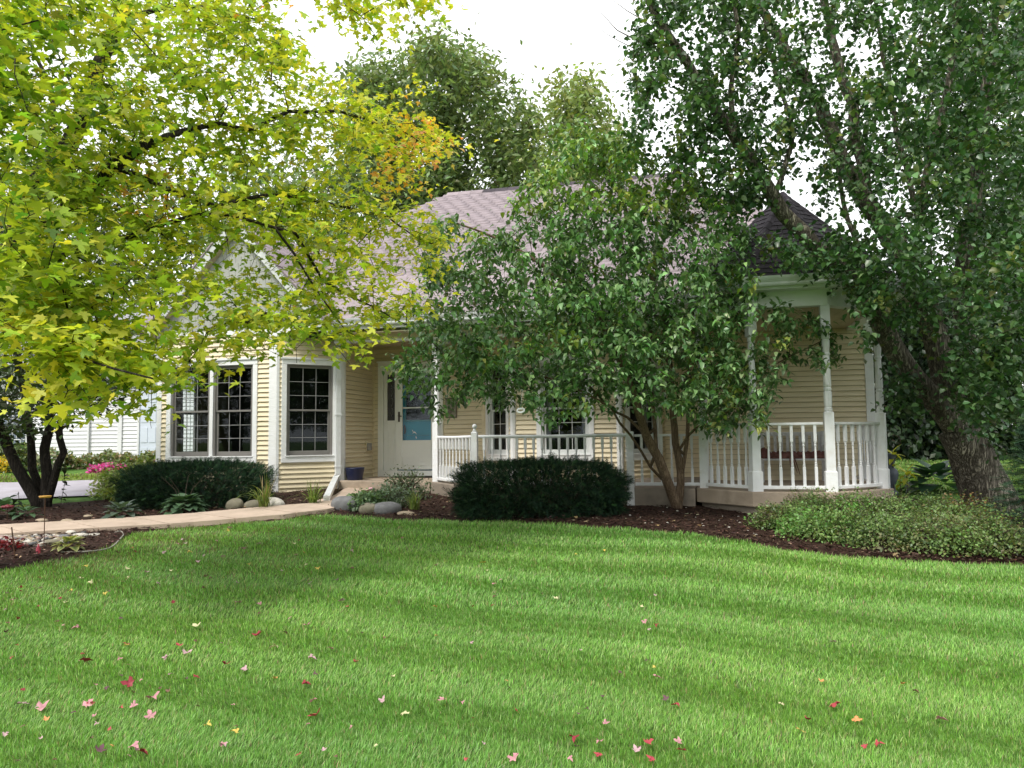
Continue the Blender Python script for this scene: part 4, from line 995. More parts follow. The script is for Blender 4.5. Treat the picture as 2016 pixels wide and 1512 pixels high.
pl([(1890, 850), (1868, 770), (1850, 700), (1830, 630), (1790, 540), (1743, 455), (1700, 387), (1640, 270), (1580, 146), (1536, 77), (1476, -20)], .185, .05, D0 - .1, 10.2)
pl([(1706, 400), (1690, 290), (1678, 206), (1644, 103), (1614, -40)], .085, .05, 10.4, 10.6)
pl([(1850, 700), (1846, 620), (1820, 560), (1805, 520), (1807, 430), (1837, 296), (1876, 129), (1885, -50)], .07, .03, D0 - .1, 9.0)
pl([(1888, 845), (1905, 720), (1895, 560), (1925, 350), (1950, 100), (1975, -80)], .13, .05, D0 - .1, 10.3)
pl([(1807, 430), (1772, 280), (1745, 150), (1722, -20)], .035, .02, 9.6, 9.4)
pl([(1700, 575), (1690, 500), (1662, 400), (1648, 330), (1600, 200)], .04, .015, 9.8, 9.9)
pl([(1450, 275), (1440, 180), (1452, 60), (1440, -60)], .04, .02, 9.6, 9.6)
pl([(1524, 387), (1560, 260), (1520, 120), (1500, 0)], .035, .015, 9.6, 9.9)
pl([(1870, 780), (1930, 730), (1990, 690), (2060, 600)], .05, .02, 10.2, 8.6)
pl([(1356, 129), (1310, 90), (1262, 88), (1215, 60), (1182, 24)], .018, .003, 9.4, 9.6, .02)
pl([(1320, 97), (1290, 60), (1240, 20), (1200, -5)], .012, .003, 9.4, 9.5, .02)
pl([(1310, 90), (1250, 95), (1210, 80), (1168, 38)], .010, .002, 9.4, 9.7, .02)
cd = lambda a, c: (lambda x, y: (a + 0 * x, c + 0 * x))
Z = [([(1235, -60), (1262, 60), (1228, 130), (1240, 210), (1212, 290), (1260, 350), (1330, 390), (1400, 440), (1482, 425), (1545, 330), (1565, 200), (1500, -60)], 500, cd(8.7, 11.0)),
     ([(1500, -60), (1700, -60), (1725, 300), (1705, 440), (1610, 425), (1560, 330), (1560, 200)], 200, cd(8.7, 11.2)),
     ([(1680, -60), (2090, -60), (2090, 700), (1970, 730), (1900, 610), (1790, 560), (1725, 440), (1700, 200)], 1020, cd(7.6, 11.8)),
     ([(1480, 450), (1560, 480), (1700, 455), (1800, 520), (1868, 640), (1762, 650), (1724, 600), (1712, 700), (1668, 600), (1600, 560), (1520, 530)], 150, cd(8.8, 9.9)),
     ([(1860, 640), (1990, 640), (2050, 700), (2010, 850), (1905, 840), (1880, 760)], 170, cd(8.4, 9.9)),
     ([(1745, 745), (1790, 740), (1840, 850), (1765, 805)], 20, cd(9.6, 10.0)),
     ([(1500, -700), (2600, -700), (2600, 300), (2100, 700), (2100, -80), (1500, -80)], 170, cd(8, 13)),
     ([(1890, 860), (1990, 850), (2000, 930), (1930, 920)], 4, cd(D0 - .5, D0 - .3))]
TG = np.concatenate([crown_points(*z) for z in Z])
tr.grow(TG, tip=.0024, upturn=.25)
tips = np.array([tr.p[i] for i in tr.tips]); tdir = tr.dirs[np.array(tr.tips)]
P, ci = cluster(tips, tdir, 19, np.array([.055, .055, .075]), .50)
n = len(P); td = rand_dirs(n, .55, .45); nr = np.tile(UP, (n, 1)) * .7 + td * np.array([1, 1, 0]) * .5 + rng.normal(0, .4, (n, 3))
C = jitter_cols(np.array([[.065, .135, .050], [.09, .175, .062], [.045, .10, .04], [.12, .215, .08]]), n, .08, .2)
kk = (rng.random(len(tips)) < .05)[ci]; C[kk] = jitter_cols(np.array([[.17, .22, .06]]), kk.sum())
finish_tree(pear, tr, BARK, [place(RV, P, td, nr, rng.normal(.074, .014, n).clip(.035, .105), C)], LEAFG)

# ------------------------------------------------------------------ small tree by the driveway, left
b = pg(82, 1003); D0 = float(b[0] * FWD[0] + b[1] * FWD[1])
lt = empty('small_tree', b, 'small dark tree with four curved stems in the mulch bed by the driveway', 'tree'); tr = Tree(.2)
def ll(pts, r0, r1, dd_=0): tr.add_limb([pD(x, y, D0 + dd_ * i / len(pts)) for i, (x, y) in enumerate(pts)], r0, r1, .008)
ll([(80, 1010), (70, 985), (55, 958), (34, 923), (17, 890), (4, 850), (-30, 790), (-60, 700)], .095, .045, -.3)
ll([(78, 1000), (74, 957), (64, 923), (62, 888), (58, 850), (45, 760), (30, 650)], .065, .035, .5)
ll([(90, 1008), (92, 965), (95, 935), (88, 905), (86, 883), (97, 845), (95, 760), (120, 650)], .085, .035, .2)
ll([(95, 985), (105, 949), (113, 915), (125, 888), (119, 862), (116, 840), (140, 770), (210, 700)], .062, .03, -.2)
TG = crown_points([(-120, 420), (60, 480), (160, 560), (245, 660), (278, 730), (262, 790), (222, 815), (172, 785), (125, 826), (70, 850), (20, 862), (-120, 880)], 1000, cd(D0 - 1.6, D0 + 1.4))
tr.grow(TG, tip=.003)
tips = np.array([tr.p[i] for i in tr.tips]); tdir = tr.dirs[np.array(tr.tips)]
P, ci = cluster(tips, tdir, 13, .10, .3); n = len(P); td = rand_dirs(n, .5, .4)
C = jitter_cols(np.array([[.045, .075, .022], [.03, .055, .018], [.06, .10, .028]]), n)
finish_tree(lt, tr, BARKD, [place(T_small(.32), P, td, np.tile(UP, (n, 1)) + rng.normal(0, .4, (n, 3)), rng.normal(.085, .015, n).clip(.04, .12), C)], LEAF)

# ------------------------------------------------------------------ trees behind
def bgtree(name, label, poly, n, d0, d1, per, spread, size, cols, trunk, tw=.28, droop=.8, tm_=None, group='trees standing behind the house'):
    b = pD(trunk, 760, (d0 + d1) / 2); b[2] = ground(b[0], b[1]); t = empty(name, b, label, 'tree', group); tr = Tree(.8)
    P_ = np.array(poly, float); top = P_[:, 1].min(); cx = P_[:, 0].mean(); Dm = (d0 + d1) / 2
    tr.add_limb([b, pD(trunk, 560, Dm), pD((trunk + cx) / 2, (560 + top) / 2, Dm), pD(cx, top + 60, Dm)], tw, .05, .1)
    x0, x1 = P_[:, 0].min(), P_[:, 0].max()
    tr.add_limb([pD(trunk, 560, Dm), pD((trunk + x0) / 2, 420 if top < 420 else 620, Dm), pD(x0 + 60, (top + 440) / 2, Dm)], tw * .5, .04, .1)
    tr.add_limb([pD(trunk, 560, Dm), pD((trunk + x1) / 2, 430 if top < 430 else 630, Dm), pD(x1 - 60, (top + 440) / 2, Dm)], tw * .5, .04, .1)
    TG = crown_points(poly, n, cd(d0, d1)); tr.grow(TG, tip=.012, maxd=9)
    tips = np.array([tr.p[i] for i in tr.tips]); tdir = tr.dirs[np.array(tr.tips)]
    P, ci = cluster(tips, tdir, per, spread, .6); m = len(P); td = rand_dirs(m, droop, .4)
    finish_tree(t, tr, BARKD, [place(tm_ or T_dia(.22), P, td, np.tile(UP, (m, 1)) + rng.normal(0, .5, (m, 3)), rng.normal(size, size * .2, m).clip(size * .4, size * 1.6), jitter_cols(np.array(cols), m, .08, .22))], LEAF)
GA = [[.20, .28, .12], [.24, .33, .13], [.16, .23, .10]]; GB = [[.24, .32, .13], [.29, .37, .14]]; GC = [[.025, .05, .025], [.035, .065, .03], [.02, .038, .02]]  # GA lightened so distance haze is part of the leaf colour
bgtree('walnut_tree', 'tall feathery green tree rising behind the mauve roof beside the maple', [(690, 430), (672, 300), (690, 230), (684, 170), (705, 118), (745, 104), (800, 98), (838, 84), (850, 55), (880, 82), (912, 78), (950, 112), (1000, 142), (1028, 200), (1068, 222), (1060, 262), (1074, 340), (1085, 400), (1000, 430)], 400, 26, 31, 62, .36, .27, GA, 880, droop=.5)
bgtree('locust_tree', 'narrow pale green tree top behind the roof above the multi stemmed tree', [(1080, 420), (1078, 250), (1085, 200), (1100, 158), (1140, 145), (1182, 172), (1212, 205), (1222, 262), (1240, 420)], 120, 24, 27, 62, .32, .23, GB, 1150, droop=.5)
bgtree('far_tree', 'dark tree mass behind the maple crown on the left', [(-160, 330), (40, 300), (180, 350), (330, 330), (420, 400), (420, 660), (-160, 700)], 330, 28, 34, 30, .5, .3, GC + GA, 150)
bgtree('far_tree', 'green tree behind the gable of the left window section', [(380, 430), (450, 340), (560, 300), (680, 330), (730, 430), (700, 640), (400, 660)], 300, 27, 32, 30, .45, .3, GA, 560)
bgtree('dark_tree', 'dark leafy tree directly behind the gazebo corner post', [(1715, 640), (1760, 590), (1880, 560), (1960, 620), (1950, 930), (1715, 935)], 560, 19, 23, 52, .34, .17, GC, 1800, tm_=T_dia(.3))
bgtree('dark_tree', 'dark leafy tree behind the furrowed trunk at the right edge', [(1880, 480), (2000, 380), (2200, 400), (2200, 940), (1900, 940)], 620, 19, 24, 52, .36, .17, GC + [[.05, .09, .035]], 2050, tm_=T_dia(.3))
bgtree('dark_tree', 'high tree crown behind the top right foliage', [(1760, 330), (1820, 120), (2000, 20), (2250, -60), (2250, 420), (1900, 430)], 330, 22, 27, 34, .4, .2, GC + GA, 2100, tm_=T_dia(.3))

for i, (la, D_, r_) in enumerate(((-16, -17, 5.0), (-6, -20, 5.5), (3.5, -18, 5.0), (13, -21, 6.0), (23, -19, 5.0))):
    c = cw(la, D_); g = float(ground(*c)); t = empty('street_tree', (*c, g), ['dark', 'broad', 'round', 'tall', 'outer'][i] + ' leafy tree across the street behind the photographer', 'tree', 'trees across the street'); tr = Tree(1.0)
    tr.add_limb([(c[0], c[1], g), (c[0] + .2, c[1], g + 3), (c[0], c[1], g + 6.5)], .3, .12, .05); q = rng.normal(0, 1, (150, 3)); q /= np.linalg.norm(q, axis=1, keepdims=True)
    TG = np.array((c[0], c[1], g + 5.2)) + q * np.array((r_, r_, 3.6)) * rng.uniform(.5, 1, (150, 1)); tr.grow(TG, tip=.015); tips = np.array([tr.p[j] for j in tr.tips]); tdir = tr.dirs[np.array(tr.tips)]
    P, ci = cluster(tips, tdir, 26, .75, .6); m = len(P); finish_tree(t, tr, BARKD, [place(T_dia(.35), P, rand_dirs(m, .5), np.tile(UP, (m, 1)) + rng.normal(0, .5, (m, 3)), np.full(m, .42), jitter_cols(np.array(GA), m))], LEAF)

# ------------------------------------------------------------------ yew hedges
SP = T_sprig()
YC = np.array([[.014, .036, .019], [.019, .046, .023], [.010, .025, .014], [.040, .085, .034], [.016, .04, .02]])
def yew(label, latc, Dc, hw, hd, zt, n, size=.085):
    c = cw(latc, Dc); g = float(ground(*c)); H = zt - g; r = empty('yew_hedge', (*c, g), label, 'hedge', 'clipped dark yew hedges')
    def shell(n_, lo):
        nn = rng.normal(0, 1, (n_, 3)); nn /= np.linalg.norm(nn, axis=1, keepdims=True); nn[:, 2] = np.maximum(nn[:, 2], -.6 + .2 * rng.random(n_)); q = nn / (np.sum(np.abs(nn) ** 4.2, 1) ** (1 / 4.2))[:, None]; x, y, z = q.T
        k = rng.uniform(lo, 1, n_)[:, None] * (1 + .07 * np.sin(x * 9 + y * 5) * np.sin(y * 7 - z * 6 + x * 4) + .04 * np.sin(x * 23 + z * 11))[:, None]
        return np.stack([x, y, z], 1) * k, nn
    q, nn = shell(n, .80); W = c[None] + q[:, :1] * hw * RGT + q[:, 1:2] * hd * FWD; zz = g + H * .45 + q[:, 2] * H * .55
    P = np.column_stack([W, zz]); kk = zz > g + .02; P = P[kk]; nn = nn[kk]; m = len(P)
    nw = np.column_stack([nn[:, :1] * RGT + nn[:, 1:2] * FWD, nn[:, 2]]); td = nw + rng.normal(0, .55, (m, 3)) + (0, 0, .25)
    nr = nw + rng.normal(0, .6, (m, 3))
    leaves_obj('foliage', [place(SP, P, td, nr, rng.normal(size, size * .22, m).clip(.04, .16), jitter_cols(YC, m, .1, .25))], NEEDLE, r, kind='stuff')
    # branching inside
    tb = MB()
    for i in range(70):
        a = rng.uniform(0, 2 * PI); e_ = np.array([math.cos(a) * hw * .75, math.sin(a) * hd * .75]) * rng.uniform(.3, 1); s0 = c + (RGT * e_[0] * .55 + FWD * e_[1] * .4); s1 = c + RGT * e_[0] + FWD * e_[1]
        tb.tube([(*s0, g), (*((s0 + s1) / 2), g + H * .45), (*s1, g + H * rng.uniform(.6, .85))], [.016, .011, .005], 4)
    tb.build('stems', TWIG, r)
    q, nn = shell(int(n * .2), .55); W = c[None] + q[:, :1] * hw * RGT + q[:, 1:2] * hd * FWD; P = np.column_stack([W, g + H * .45 + q[:, 2] * H * .55]); P = P[P[:, 2] > g + .03]; m = len(P)
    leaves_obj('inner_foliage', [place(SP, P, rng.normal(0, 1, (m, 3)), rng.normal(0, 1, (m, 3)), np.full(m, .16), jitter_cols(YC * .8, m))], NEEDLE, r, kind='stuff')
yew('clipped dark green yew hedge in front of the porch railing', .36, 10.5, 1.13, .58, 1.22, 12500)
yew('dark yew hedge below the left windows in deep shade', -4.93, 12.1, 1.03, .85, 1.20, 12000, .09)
# ragged shoots above hedge tops handled by the sprigs

# ------------------------------------------------------------------ low shrubs right
def patch_cols(cols, P, n, sc=5.0):
    v = (np.sin(P[:, 0] * sc + 1.3 * np.sin(P[:, 1] * sc * .7)) * np.sin(P[:, 1] * sc * 1.2 + P[:, 2] * sc) + rng.normal(0, .45, n)) * .5 + .5
    c = cols[np.clip((v * len(cols)).astype(int), 0, len(cols) - 1)]
    return np.clip(c * rng.normal(1, .2, (n, 1)).clip(.5, 1.6) * rng.normal(1, .06, (n, 3)), .003, .95)
SM = T_small(.34)
def mound(name, label, cat, px, py, r, h, n, size, cols, group=None, tmpl=None, droop=.1, mm=LEAF, twigs=26, flat_=.75, D=None):
    c = pg(px, py) if D is None else np.array([*cw((px - CX) / F_PX * D, D), 0]); g = float(ground(c[0], c[1])); root = empty(name, (c[0], c[1], g), label, cat, group)
    a = rng.uniform(0, 2 * PI, n); el = np.arcsin(rng.uniform(0, 1, n) ** .8); k = rng.uniform(.55, 1.05, n) * (1 + .16 * np.sin(a * 3 + px) + .1 * np.sin(a * 7 + el * 5))
    P = np.stack([c[0] + np.cos(a) * np.cos(el) * r * k, c[1] + np.sin(a) * np.cos(el) * r * k, g + .02 + np.sin(el) * h * k], 1)
    td = np.stack([np.cos(a), np.sin(a), rng.normal(.2 - droop, .5, n)], 1) + rng.normal(0, .6, (n, 3)); nr = np.stack([np.cos(a) * .5, np.sin(a) * .5, np.ones(n)], 1) + rng.normal(0, .45, (n, 3))
    leaves_obj('foliage', [place(tmpl or SM, P, td, nr, rng.normal(size, size * .25, n).clip(size * .4, size * 1.7), patch_cols(np.array(cols), P, n))], mm, root, kind='stuff')
    if name == 'low_shrub':
        SPs = []; ST = []; sb = MB()
        for i in range(22):
            a_ = rng.uniform(0, 2 * PI); rr = r * rng.uniform(.1, .85); b0 = np.array([c[0] + math.cos(a_) * rr, c[1] + math.sin(a_) * rr, g + h * .75 * math.sqrt(1 - (rr / r) ** 2 * .8)]); e0 = b0 + np.array([math.cos(a_) * .07 + rng.normal(0, .03), math.sin(a_) * .07 + rng.normal(0, .03), rng.uniform(.08, .20)])
            sb.tube([tuple(b0), tuple(e0)], [.003, .0015], 4)
            for q in range(9): SPs.append(b0 + (e0 - b0) * (q + 1) / 9); ST.append((math.cos(q * 2.4), math.sin(q * 2.4), .35))
        SPs = np.array(SPs); ST = np.array(ST); m_ = len(SPs); leaves_obj('shoots', [place(SM, SPs, ST, np.tile(UP, (m_, 1)), np.full(m_, .03), jitter_cols(np.array([[.22, .36, .10], [.16, .25, .09]]), m_))], mm, root, kind='stuff'); sb.build('shoot_stems', TWIG, root, kind='stuff')
    tb = MB()
    for i in range(twigs):
        a_ = rng.uniform(0, 2 * PI); rr = r * rng.uniform(.3, .95); tb.tube([(c[0], c[1], g - .01), (c[0] + math.cos(a_) * rr * .5, c[1] + math.sin(a_) * rr * .5, g + h * .6), (c[0] + math.cos(a_) * rr, c[1] + math.sin(a_) * rr, g + h * rng.uniform(.4, 1.05))], [.008, .006, .002], 4)
    tb.build('stems', TWIG, root)
    return root
SPI = [[.17, .28, .09], [.23, .34, .11], [.10, .16, .06], [.18, .27, .09], [.21, .22, .10]]; SPB = [[.20, .43, .10], [.15, .33, .08]]
spots = [(1545, 1058, .36, .30, 'small leaved shrub mound at the near left end of the row below the gazebo', SPB + SPI), (1625, 1078, .44, .34, 'bright green shrub mound in the front row below the gazebo steps of concrete', SPB + SPI[:2]), (1728, 1090, .48, .36, 'olive green shrub mound in the front row, in line with the gazebo corner post', SPI),
         (1840, 1098, .50, .38, 'olive and brown tinged shrub mound in front of the leaning trunk', SPI + SPI[3:]), (1945, 1104, .48, .36, 'sparse twiggy shrub mound beside the spruce in the front row', SPI[3:] + SPI), (1590, 1036, .38, .34, 'shrub mound against the gazebo concrete below the bench', SPI), (1682, 1042, .46, .36, 'shrub mound touching the right side of the gazebo slab', SPI + SPB[:1]),
         (1780, 1045, .50, .34, 'shrub mound behind the front row left of the leaning trunk', SPI), (1880, 1055, .50, .36, 'rusty tinged shrub mound right at the foot of the leaning trunk', SPI + [[.26, .15, .06]])]
for i, (x, y, r_, h_, lb, cc) in enumerate(spots): mound('low_shrub', lb, 'shrub', x, y - 14, r_ * 1.04, h_ * .92, 3900, .032, cc, 'low shrubs below the gazebo')
# upright shoots
sh_ = MB(); 
# spruce at right edge
b = pg(2072, 1085); sp = empty('spruce', b, 'young spruce with layered dark needle boughs at the right edge', 'tree'); g = b[2]
sm_ = MB().tube([(b[0], b[1], g), (b[0], b[1], g + 1.35)], [.05, .01], 8); sm_.build('trunk', BARKD, sp)
P = []; TD = []; 
for k in range(13):
    z = g + .10 + k * .10; R_ = .66 * (1 - k / 14.5) ** .8
    for q in range(13):
        a = q * 2 * PI / 13 + k * .6 + rng.normal(0, .1); L_ = R_ * rng.uniform(.8, 1.05)
        for t in np.linspace(.15, 1, 8):
            for s_ in (-1, 0, 1):
                w_ = .16 * (1 - t) * s_ + .02 * s_; P.append((b[0] + math.cos(a) * L_ * t - math.sin(a) * w_, b[1] + math.sin(a) * L_ * t + math.cos(a) * w_, z - .10 * t * t + rng.normal(0, .012)))
                TD.append((math.cos(a + s_ * .7), math.sin(a + s_ * .7), rng.normal(-.1, .2)))
P = np.array(P); TD = np.array(TD); m = len(P)
leaves_obj('boughs', [place(SP, P, TD, np.tile(UP, (m, 1)) + rng.normal(0, .3, (m, 3)), np.full(m, .12), jitter_cols(np.array([[.03, .065, .04], [.045, .09, .05], [.07, .12, .055]]), m))], NEEDLE, sp, kind='stuff')

# ------------------------------------------------------------------ hostas: each leaf a part
def hosta(label, px, py, rad, n, leaf, cols, D=None, stems=0, variegated=False, lift=.5, name='hosta', group=None):
    c = pg(px, py) if D is None else np.array([*cw((px - CX) / F_PX * D, D), 0]); g = float(ground(c[0], c[1])) + .02; root = empty(name, (c[0], c[1], g), label, 'plant', group)
    tv, tf = T_ovate(.44, .42, .07); mes = []
    for cc in cols:
        col = np.tile(np.array(cc), (len(tv), 1))
        if variegated: col[[1, 3, 4, 6, 7]] = (.50, .50, .20)
        me = npmesh('leaf', tv * leaf, tf, col, True); me.materials.append(LEAFG if not variegated else LEAF); mes.append(me)
    for i in range(n):
        a = i * 2.399963 + rng.normal(0, .15); t = (i + .5) / n; el = .95 - 1.05 * t + rng.normal(0, .12); r0 = rad * .62 * t ** .6
        o = link(bpy.data.objects.new('leaf', mes[i % len(mes)])); d = Vector((math.cos(a) * math.cos(el), math.sin(a) * math.cos(el), math.sin(el)))
        x = d.cross(Vector((0, 0, 1))).normalized(); z = x.cross(d)
        s_ = rng.uniform(.8, 1.15); Mx = Matrix((x, d, z)).transposed().to_4x4(); Mx.translation = (c[0] + math.cos(a) * r0, c[1] + math.sin(a) * r0, g + rad * lift * (1 - t) ** .6 + .03)
        o.matrix_world = Mx @ Matrix.Scale(s_, 4); mw = o.matrix_world.copy(); setparent(o, root); o.matrix_basis = mw
    if stems:
        m = MB()
        for i in range(stems):
            a = rng.uniform(0, 6.28); m.tube([(c[0], c[1], g), (c[0] + .12 * math.cos(a), c[1] + .12 * math.sin(a), g + rad * 1.0), (c[0] + .3 * math.cos(a), c[1] + .3 * math.sin(a), g + rad * 1.55)], [.005, .004, .002], 5)
        m.build('flower_stem', TWIG, root)
    return root
HG = [[.085, .15, .085], [.10, .18, .09], [.07, .13, .07]]; HB = [[.10, .14, .11], [.08, .12, .09], [.12, .16, .12]]
hosta('broad leaved green hosta with two dry flower stalks by the yew hedge along the walk', 362, 1014, .34, 72, .165, HG, stems=4)
hosta('blue green hosta in the mulch at the left end of the yew hedge', 240, 1024, .26, 34, .15, HB)
hosta('small hosta with cream edged leaves at the lawn edge left', 136, 1088, .15, 30, .10, [[.10, .17, .05], [.13, .2, .06]], variegated=True)
hosta('large dark leaved plant with overlapping leaves beyond the shrubs right of the gazebo', 1832, 985, .42, 34, .34, [[.035, .085, .045], [.05, .11, .055]], D=12.6, lift=.7)
hosta('low green leafy clump at the left edge beside the tree', 8, 1022, .3, 30, .16, HG)
hosta('low dark plant in the mulch between walk and small tree', 52, 1024, .18, 18, .11, HG)

# ------------------------------------------------------------------ grassy clumps, bed plants
def clump(name, label, px, py, n, L_, cols, w_=.006, spread=.35, dry=0.0, D=None, cat='plant'):
    c = pg(px, py) if D is None else np.array([*cw((px - CX) / F_PX * D, D), 0]); g = float(ground(c[0], c[1])) + .01; V = []; F = []; C = []
    for i in range(n):
        a = rng.uniform(0, 2 * PI); l = L_ * rng.uniform(.55, 1.1); lean = rng.uniform(.1, 1) * spread; up = rng.uniform(.75, 1); sx, sy = c[0] + rng.normal(0, .03), c[1] + rng.normal(0, .03); K = 7; base = len(V)
        col = np.array(cols[rng.integers(len(cols))]) * rng.uniform(.7, 1.25)
        if rng.random() < dry: col = np.array((.36, .27, .15)); lean *= .4; l *= 1.15
        for k in range(K):
            t = k / (K - 1); r_ = lean * l * t ** 1.6; z = l * up * (t - .55 * lean * t ** 3 * 1.3); ww = w_ * (1 - t ** 2 * .9)
            x, y = sx + math.cos(a) * r_, sy + math.sin(a) * r_
            V += [(x - math.sin(a) * ww, y + math.cos(a) * ww, g + z), (x + math.sin(a) * ww, y - math.cos(a) * ww, g + z)]; C += [col, col]
            if k: b_ = base + 2 * k; F += [(b_ - 2, b_ - 1, b_ + 1), (b_ - 2, b_ + 1, b_)]
    root = empty(name, (c[0], c[1], g), label, cat); mobj('blades', npmesh('blades', np.array(V), np.array(F), np.array(C)), BLADE, root, kind='stuff'); return root
OG = [[.20, .28, .06], [.15, .22, .05], [.26, .30, .09]]
clump('grass_clump', 'tall arching ornamental grass with dry straw stalks beside the yew hedge', 520, 1006, 75, .62, OG, dry=.22, spread=.95, w_=.008)
clump('grass_clump', 'arching green grass clump below the single window next to the downspout', 616, 998, 70, .50, OG, spread=1.1, w_=.008)
clump('grass_clump', 'strappy green clump at the right end of the stoop flower bed', 815, 1008, 70, .42, OG, spread=.7)
BEDG = [[.12, .22, .09], [.17, .28, .12], [.09, .16, .07]]
mound('flowering_plant', 'bright green low leafy plant behind the grey boulders by the walk', 'plant', 722, 1004, .34, .24, 1500, .055, BEDG, 'plants in the stoop bed', OV)
mound('flowering_plant', 'grey green bushy plant in the middle of the stoop bed', 'plant', 768, 1000, .36, .32, 2200, .032, [[.14, .20, .13], [.10, .16, .09]], 'plants in the stoop bed')
mound('flowering_plant', 'loose wispy dark plant rising against the stoop slab', 'plant', 800, 985, .42, .45, 1500, .04, [[.09, .13, .07], [.13, .17, .10]], 'plants in the stoop bed', twigs=50)
pk = empty('pink_flower', (*pD(730, 962, 12.3),), 'single pale pink flower head above the stoop bed', 'flower'); q = pD(730, 962, 12.3)
m = MB()
for k in range(9):
    a = k * .7; m.lathe((q[0] + .018 * math.cos(a), q[1] + .018 * math.sin(a), q[2]), [(-.012, .004), (0, .016), (.012, .012), (.018, .003)], 7)
m.build('bloom', mat('pale_pink_petal', (.65, .38, .45), .7), pk, smooth=True); MB().tube([tuple(q), (q[0], q[1], ground(q[0], q[1]))], .003, 4).build('stem', TWIG, pk)
q = pD(1757, 905, 12.4)
lime = [[.50, .52, .06], [.42, .48, .07]]
# stone urn with lime leaved plants right of gazebo
ug = float(ground(q[0], q[1])); SLATE = mat('slate_urn', (.085, .10, .125), .6, .4, .25, 8, .4, 30)
un = MB().lathe((0, 0, 0), [(0, .16), (.05, .17), (.08, .11), (.16, .09), (.20, .13), (.34, .20), (.42, .17), (.46, .10), (.52, .09), (.58, .14), (.66, .17), (.68, .19), (.70, .16), (.68, .03)], 20).build('garden_urn', SLATE, smooth=True, label='stacked slate blue garden urn beside the gazebo corner post', cat='urn'); un.location = (q[0] - .04, q[1], ug); un.scale = (.62, .62, .95)
def lime_plant(px, py, n, L_, label):
    q = pD(px, py, 12.35); g = float(ground(q[0], q[1])); r = empty('lime_plant', (q[0], q[1], g), label, 'plant', 'lime yellow leaved plants'); tv, tf = T_ovate(.2, .35, .05); me = npmesh('leaf', tv * L_ * 1.3, tf, np.tile(np.array(lime[0]), (len(tv), 1)), True); me.materials.append(LEAF)
    MB().tube([(q[0], q[1], g), tuple(q)], .006, 5).build('stem', TWIG, r)
    for i in range(n):
        a = i * 2.4; el = 1.1 - 1.6 * i / n; o = link(bpy.data.objects.new('leaf', me)); d = Vector((math.cos(a) * math.cos(el), math.sin(a) * math.cos(el), math.sin(el))); x = d.cross(Vector((0, 0, 1))).normalized(); z = x.cross(d)
        Mx = Matrix((x, d, z)).transposed().to_4x4(); Mx.translation = tuple(q - (0, 0, .03 * (i % 4))); setparent(o, r); o.matrix_basis = Mx
lime_plant(1757, 892, 9, .15, 'lime yellow leaves beside the gazebo post, the upper cluster'); lime_plant(1785, 930, 9, .17, 'star shaped lime yellow leaf cluster just right of the slate urn'); lime_plant(1772, 946, 7, .12, 'low lime leaf cluster at the foot of the slate urn'); lime_plant(1758, 912, 7, .12, 'lime leaves hanging over the rim of the slate urn')

# ------------------------------------------------------------------ boulders and river stones
def rock_mesh(seed, sx, sy, sz, sub=3, rough=.16):
    import bmesh
    bm = bmesh.new(); bmesh.ops.create_icosphere(bm, subdivisions=sub, radius=1); r = np.random.default_rng(seed); k = r.normal(0, 1, (6, 3)); ph = r.uniform(0, 6, 6)
    for v in bm.verts:
        p = np.array(v.co); d = sum(math.sin(2.1 * np.dot(k[i], p) + ph[i]) for i in range(6)) / 6; p = p * (1 + rough * d); p = np.sign(p) * np.abs(p) ** .92
        v.co = (p[0] * sx, p[1] * sy, p[2] * sz)
    me = bpy.data.meshes.new('rock'); bm.to_mesh(me); bm.free()
    for p in me.polygons: p.use_smooth = True
    return me
BO = [(678, 1011, 66, 36, 0, 'large smooth grey boulder at the corner of the front walk'), (722, 1016, 42, 26, 3, 'rounded greenish boulder between two grey ones at the lawn edge'), (756, 1017, 62, 30, 0, 'long dark grey boulder at the lawn edge in front of the stoop bed'),
      (457, 1008, 34, 28, 3, 'round mossy boulder beside the walk right of the hosta'), (494, 1006, 40, 22, 3, 'low mottled boulder between the mossy one and the pale one by the walk'), (527, 1004, 56, 24, 2, 'pale flat topped boulder at the foot of the ornamental grass'), (797, 1019, 36, 11, 1, 'flat tan stone lying at the lawn edge by the stoop bed')]
for i, (x, y, wd, ht, mi, lb) in enumerate(BO):
    g = pg(x, y - 2); D = g[0] * FWD[0] + g[1] * FWD[1]; w_ = wd * D / F_PX / 2; h_ = ht * D / F_PX / 2 * 1.12
    o = mobj('boulder', rock_mesh(i + 3, w_, w_ * .8, h_), STONES[mi], label=lb, cat='boulder', group='boulders edging the beds'); o.location = (g[0] + FWD[0] * w_ * .8, g[1] + FWD[1] * w_ * .8, g[2] + h_ * .5); o.rotation_euler = (0, 0, YAW + rng.normal(0, .2))
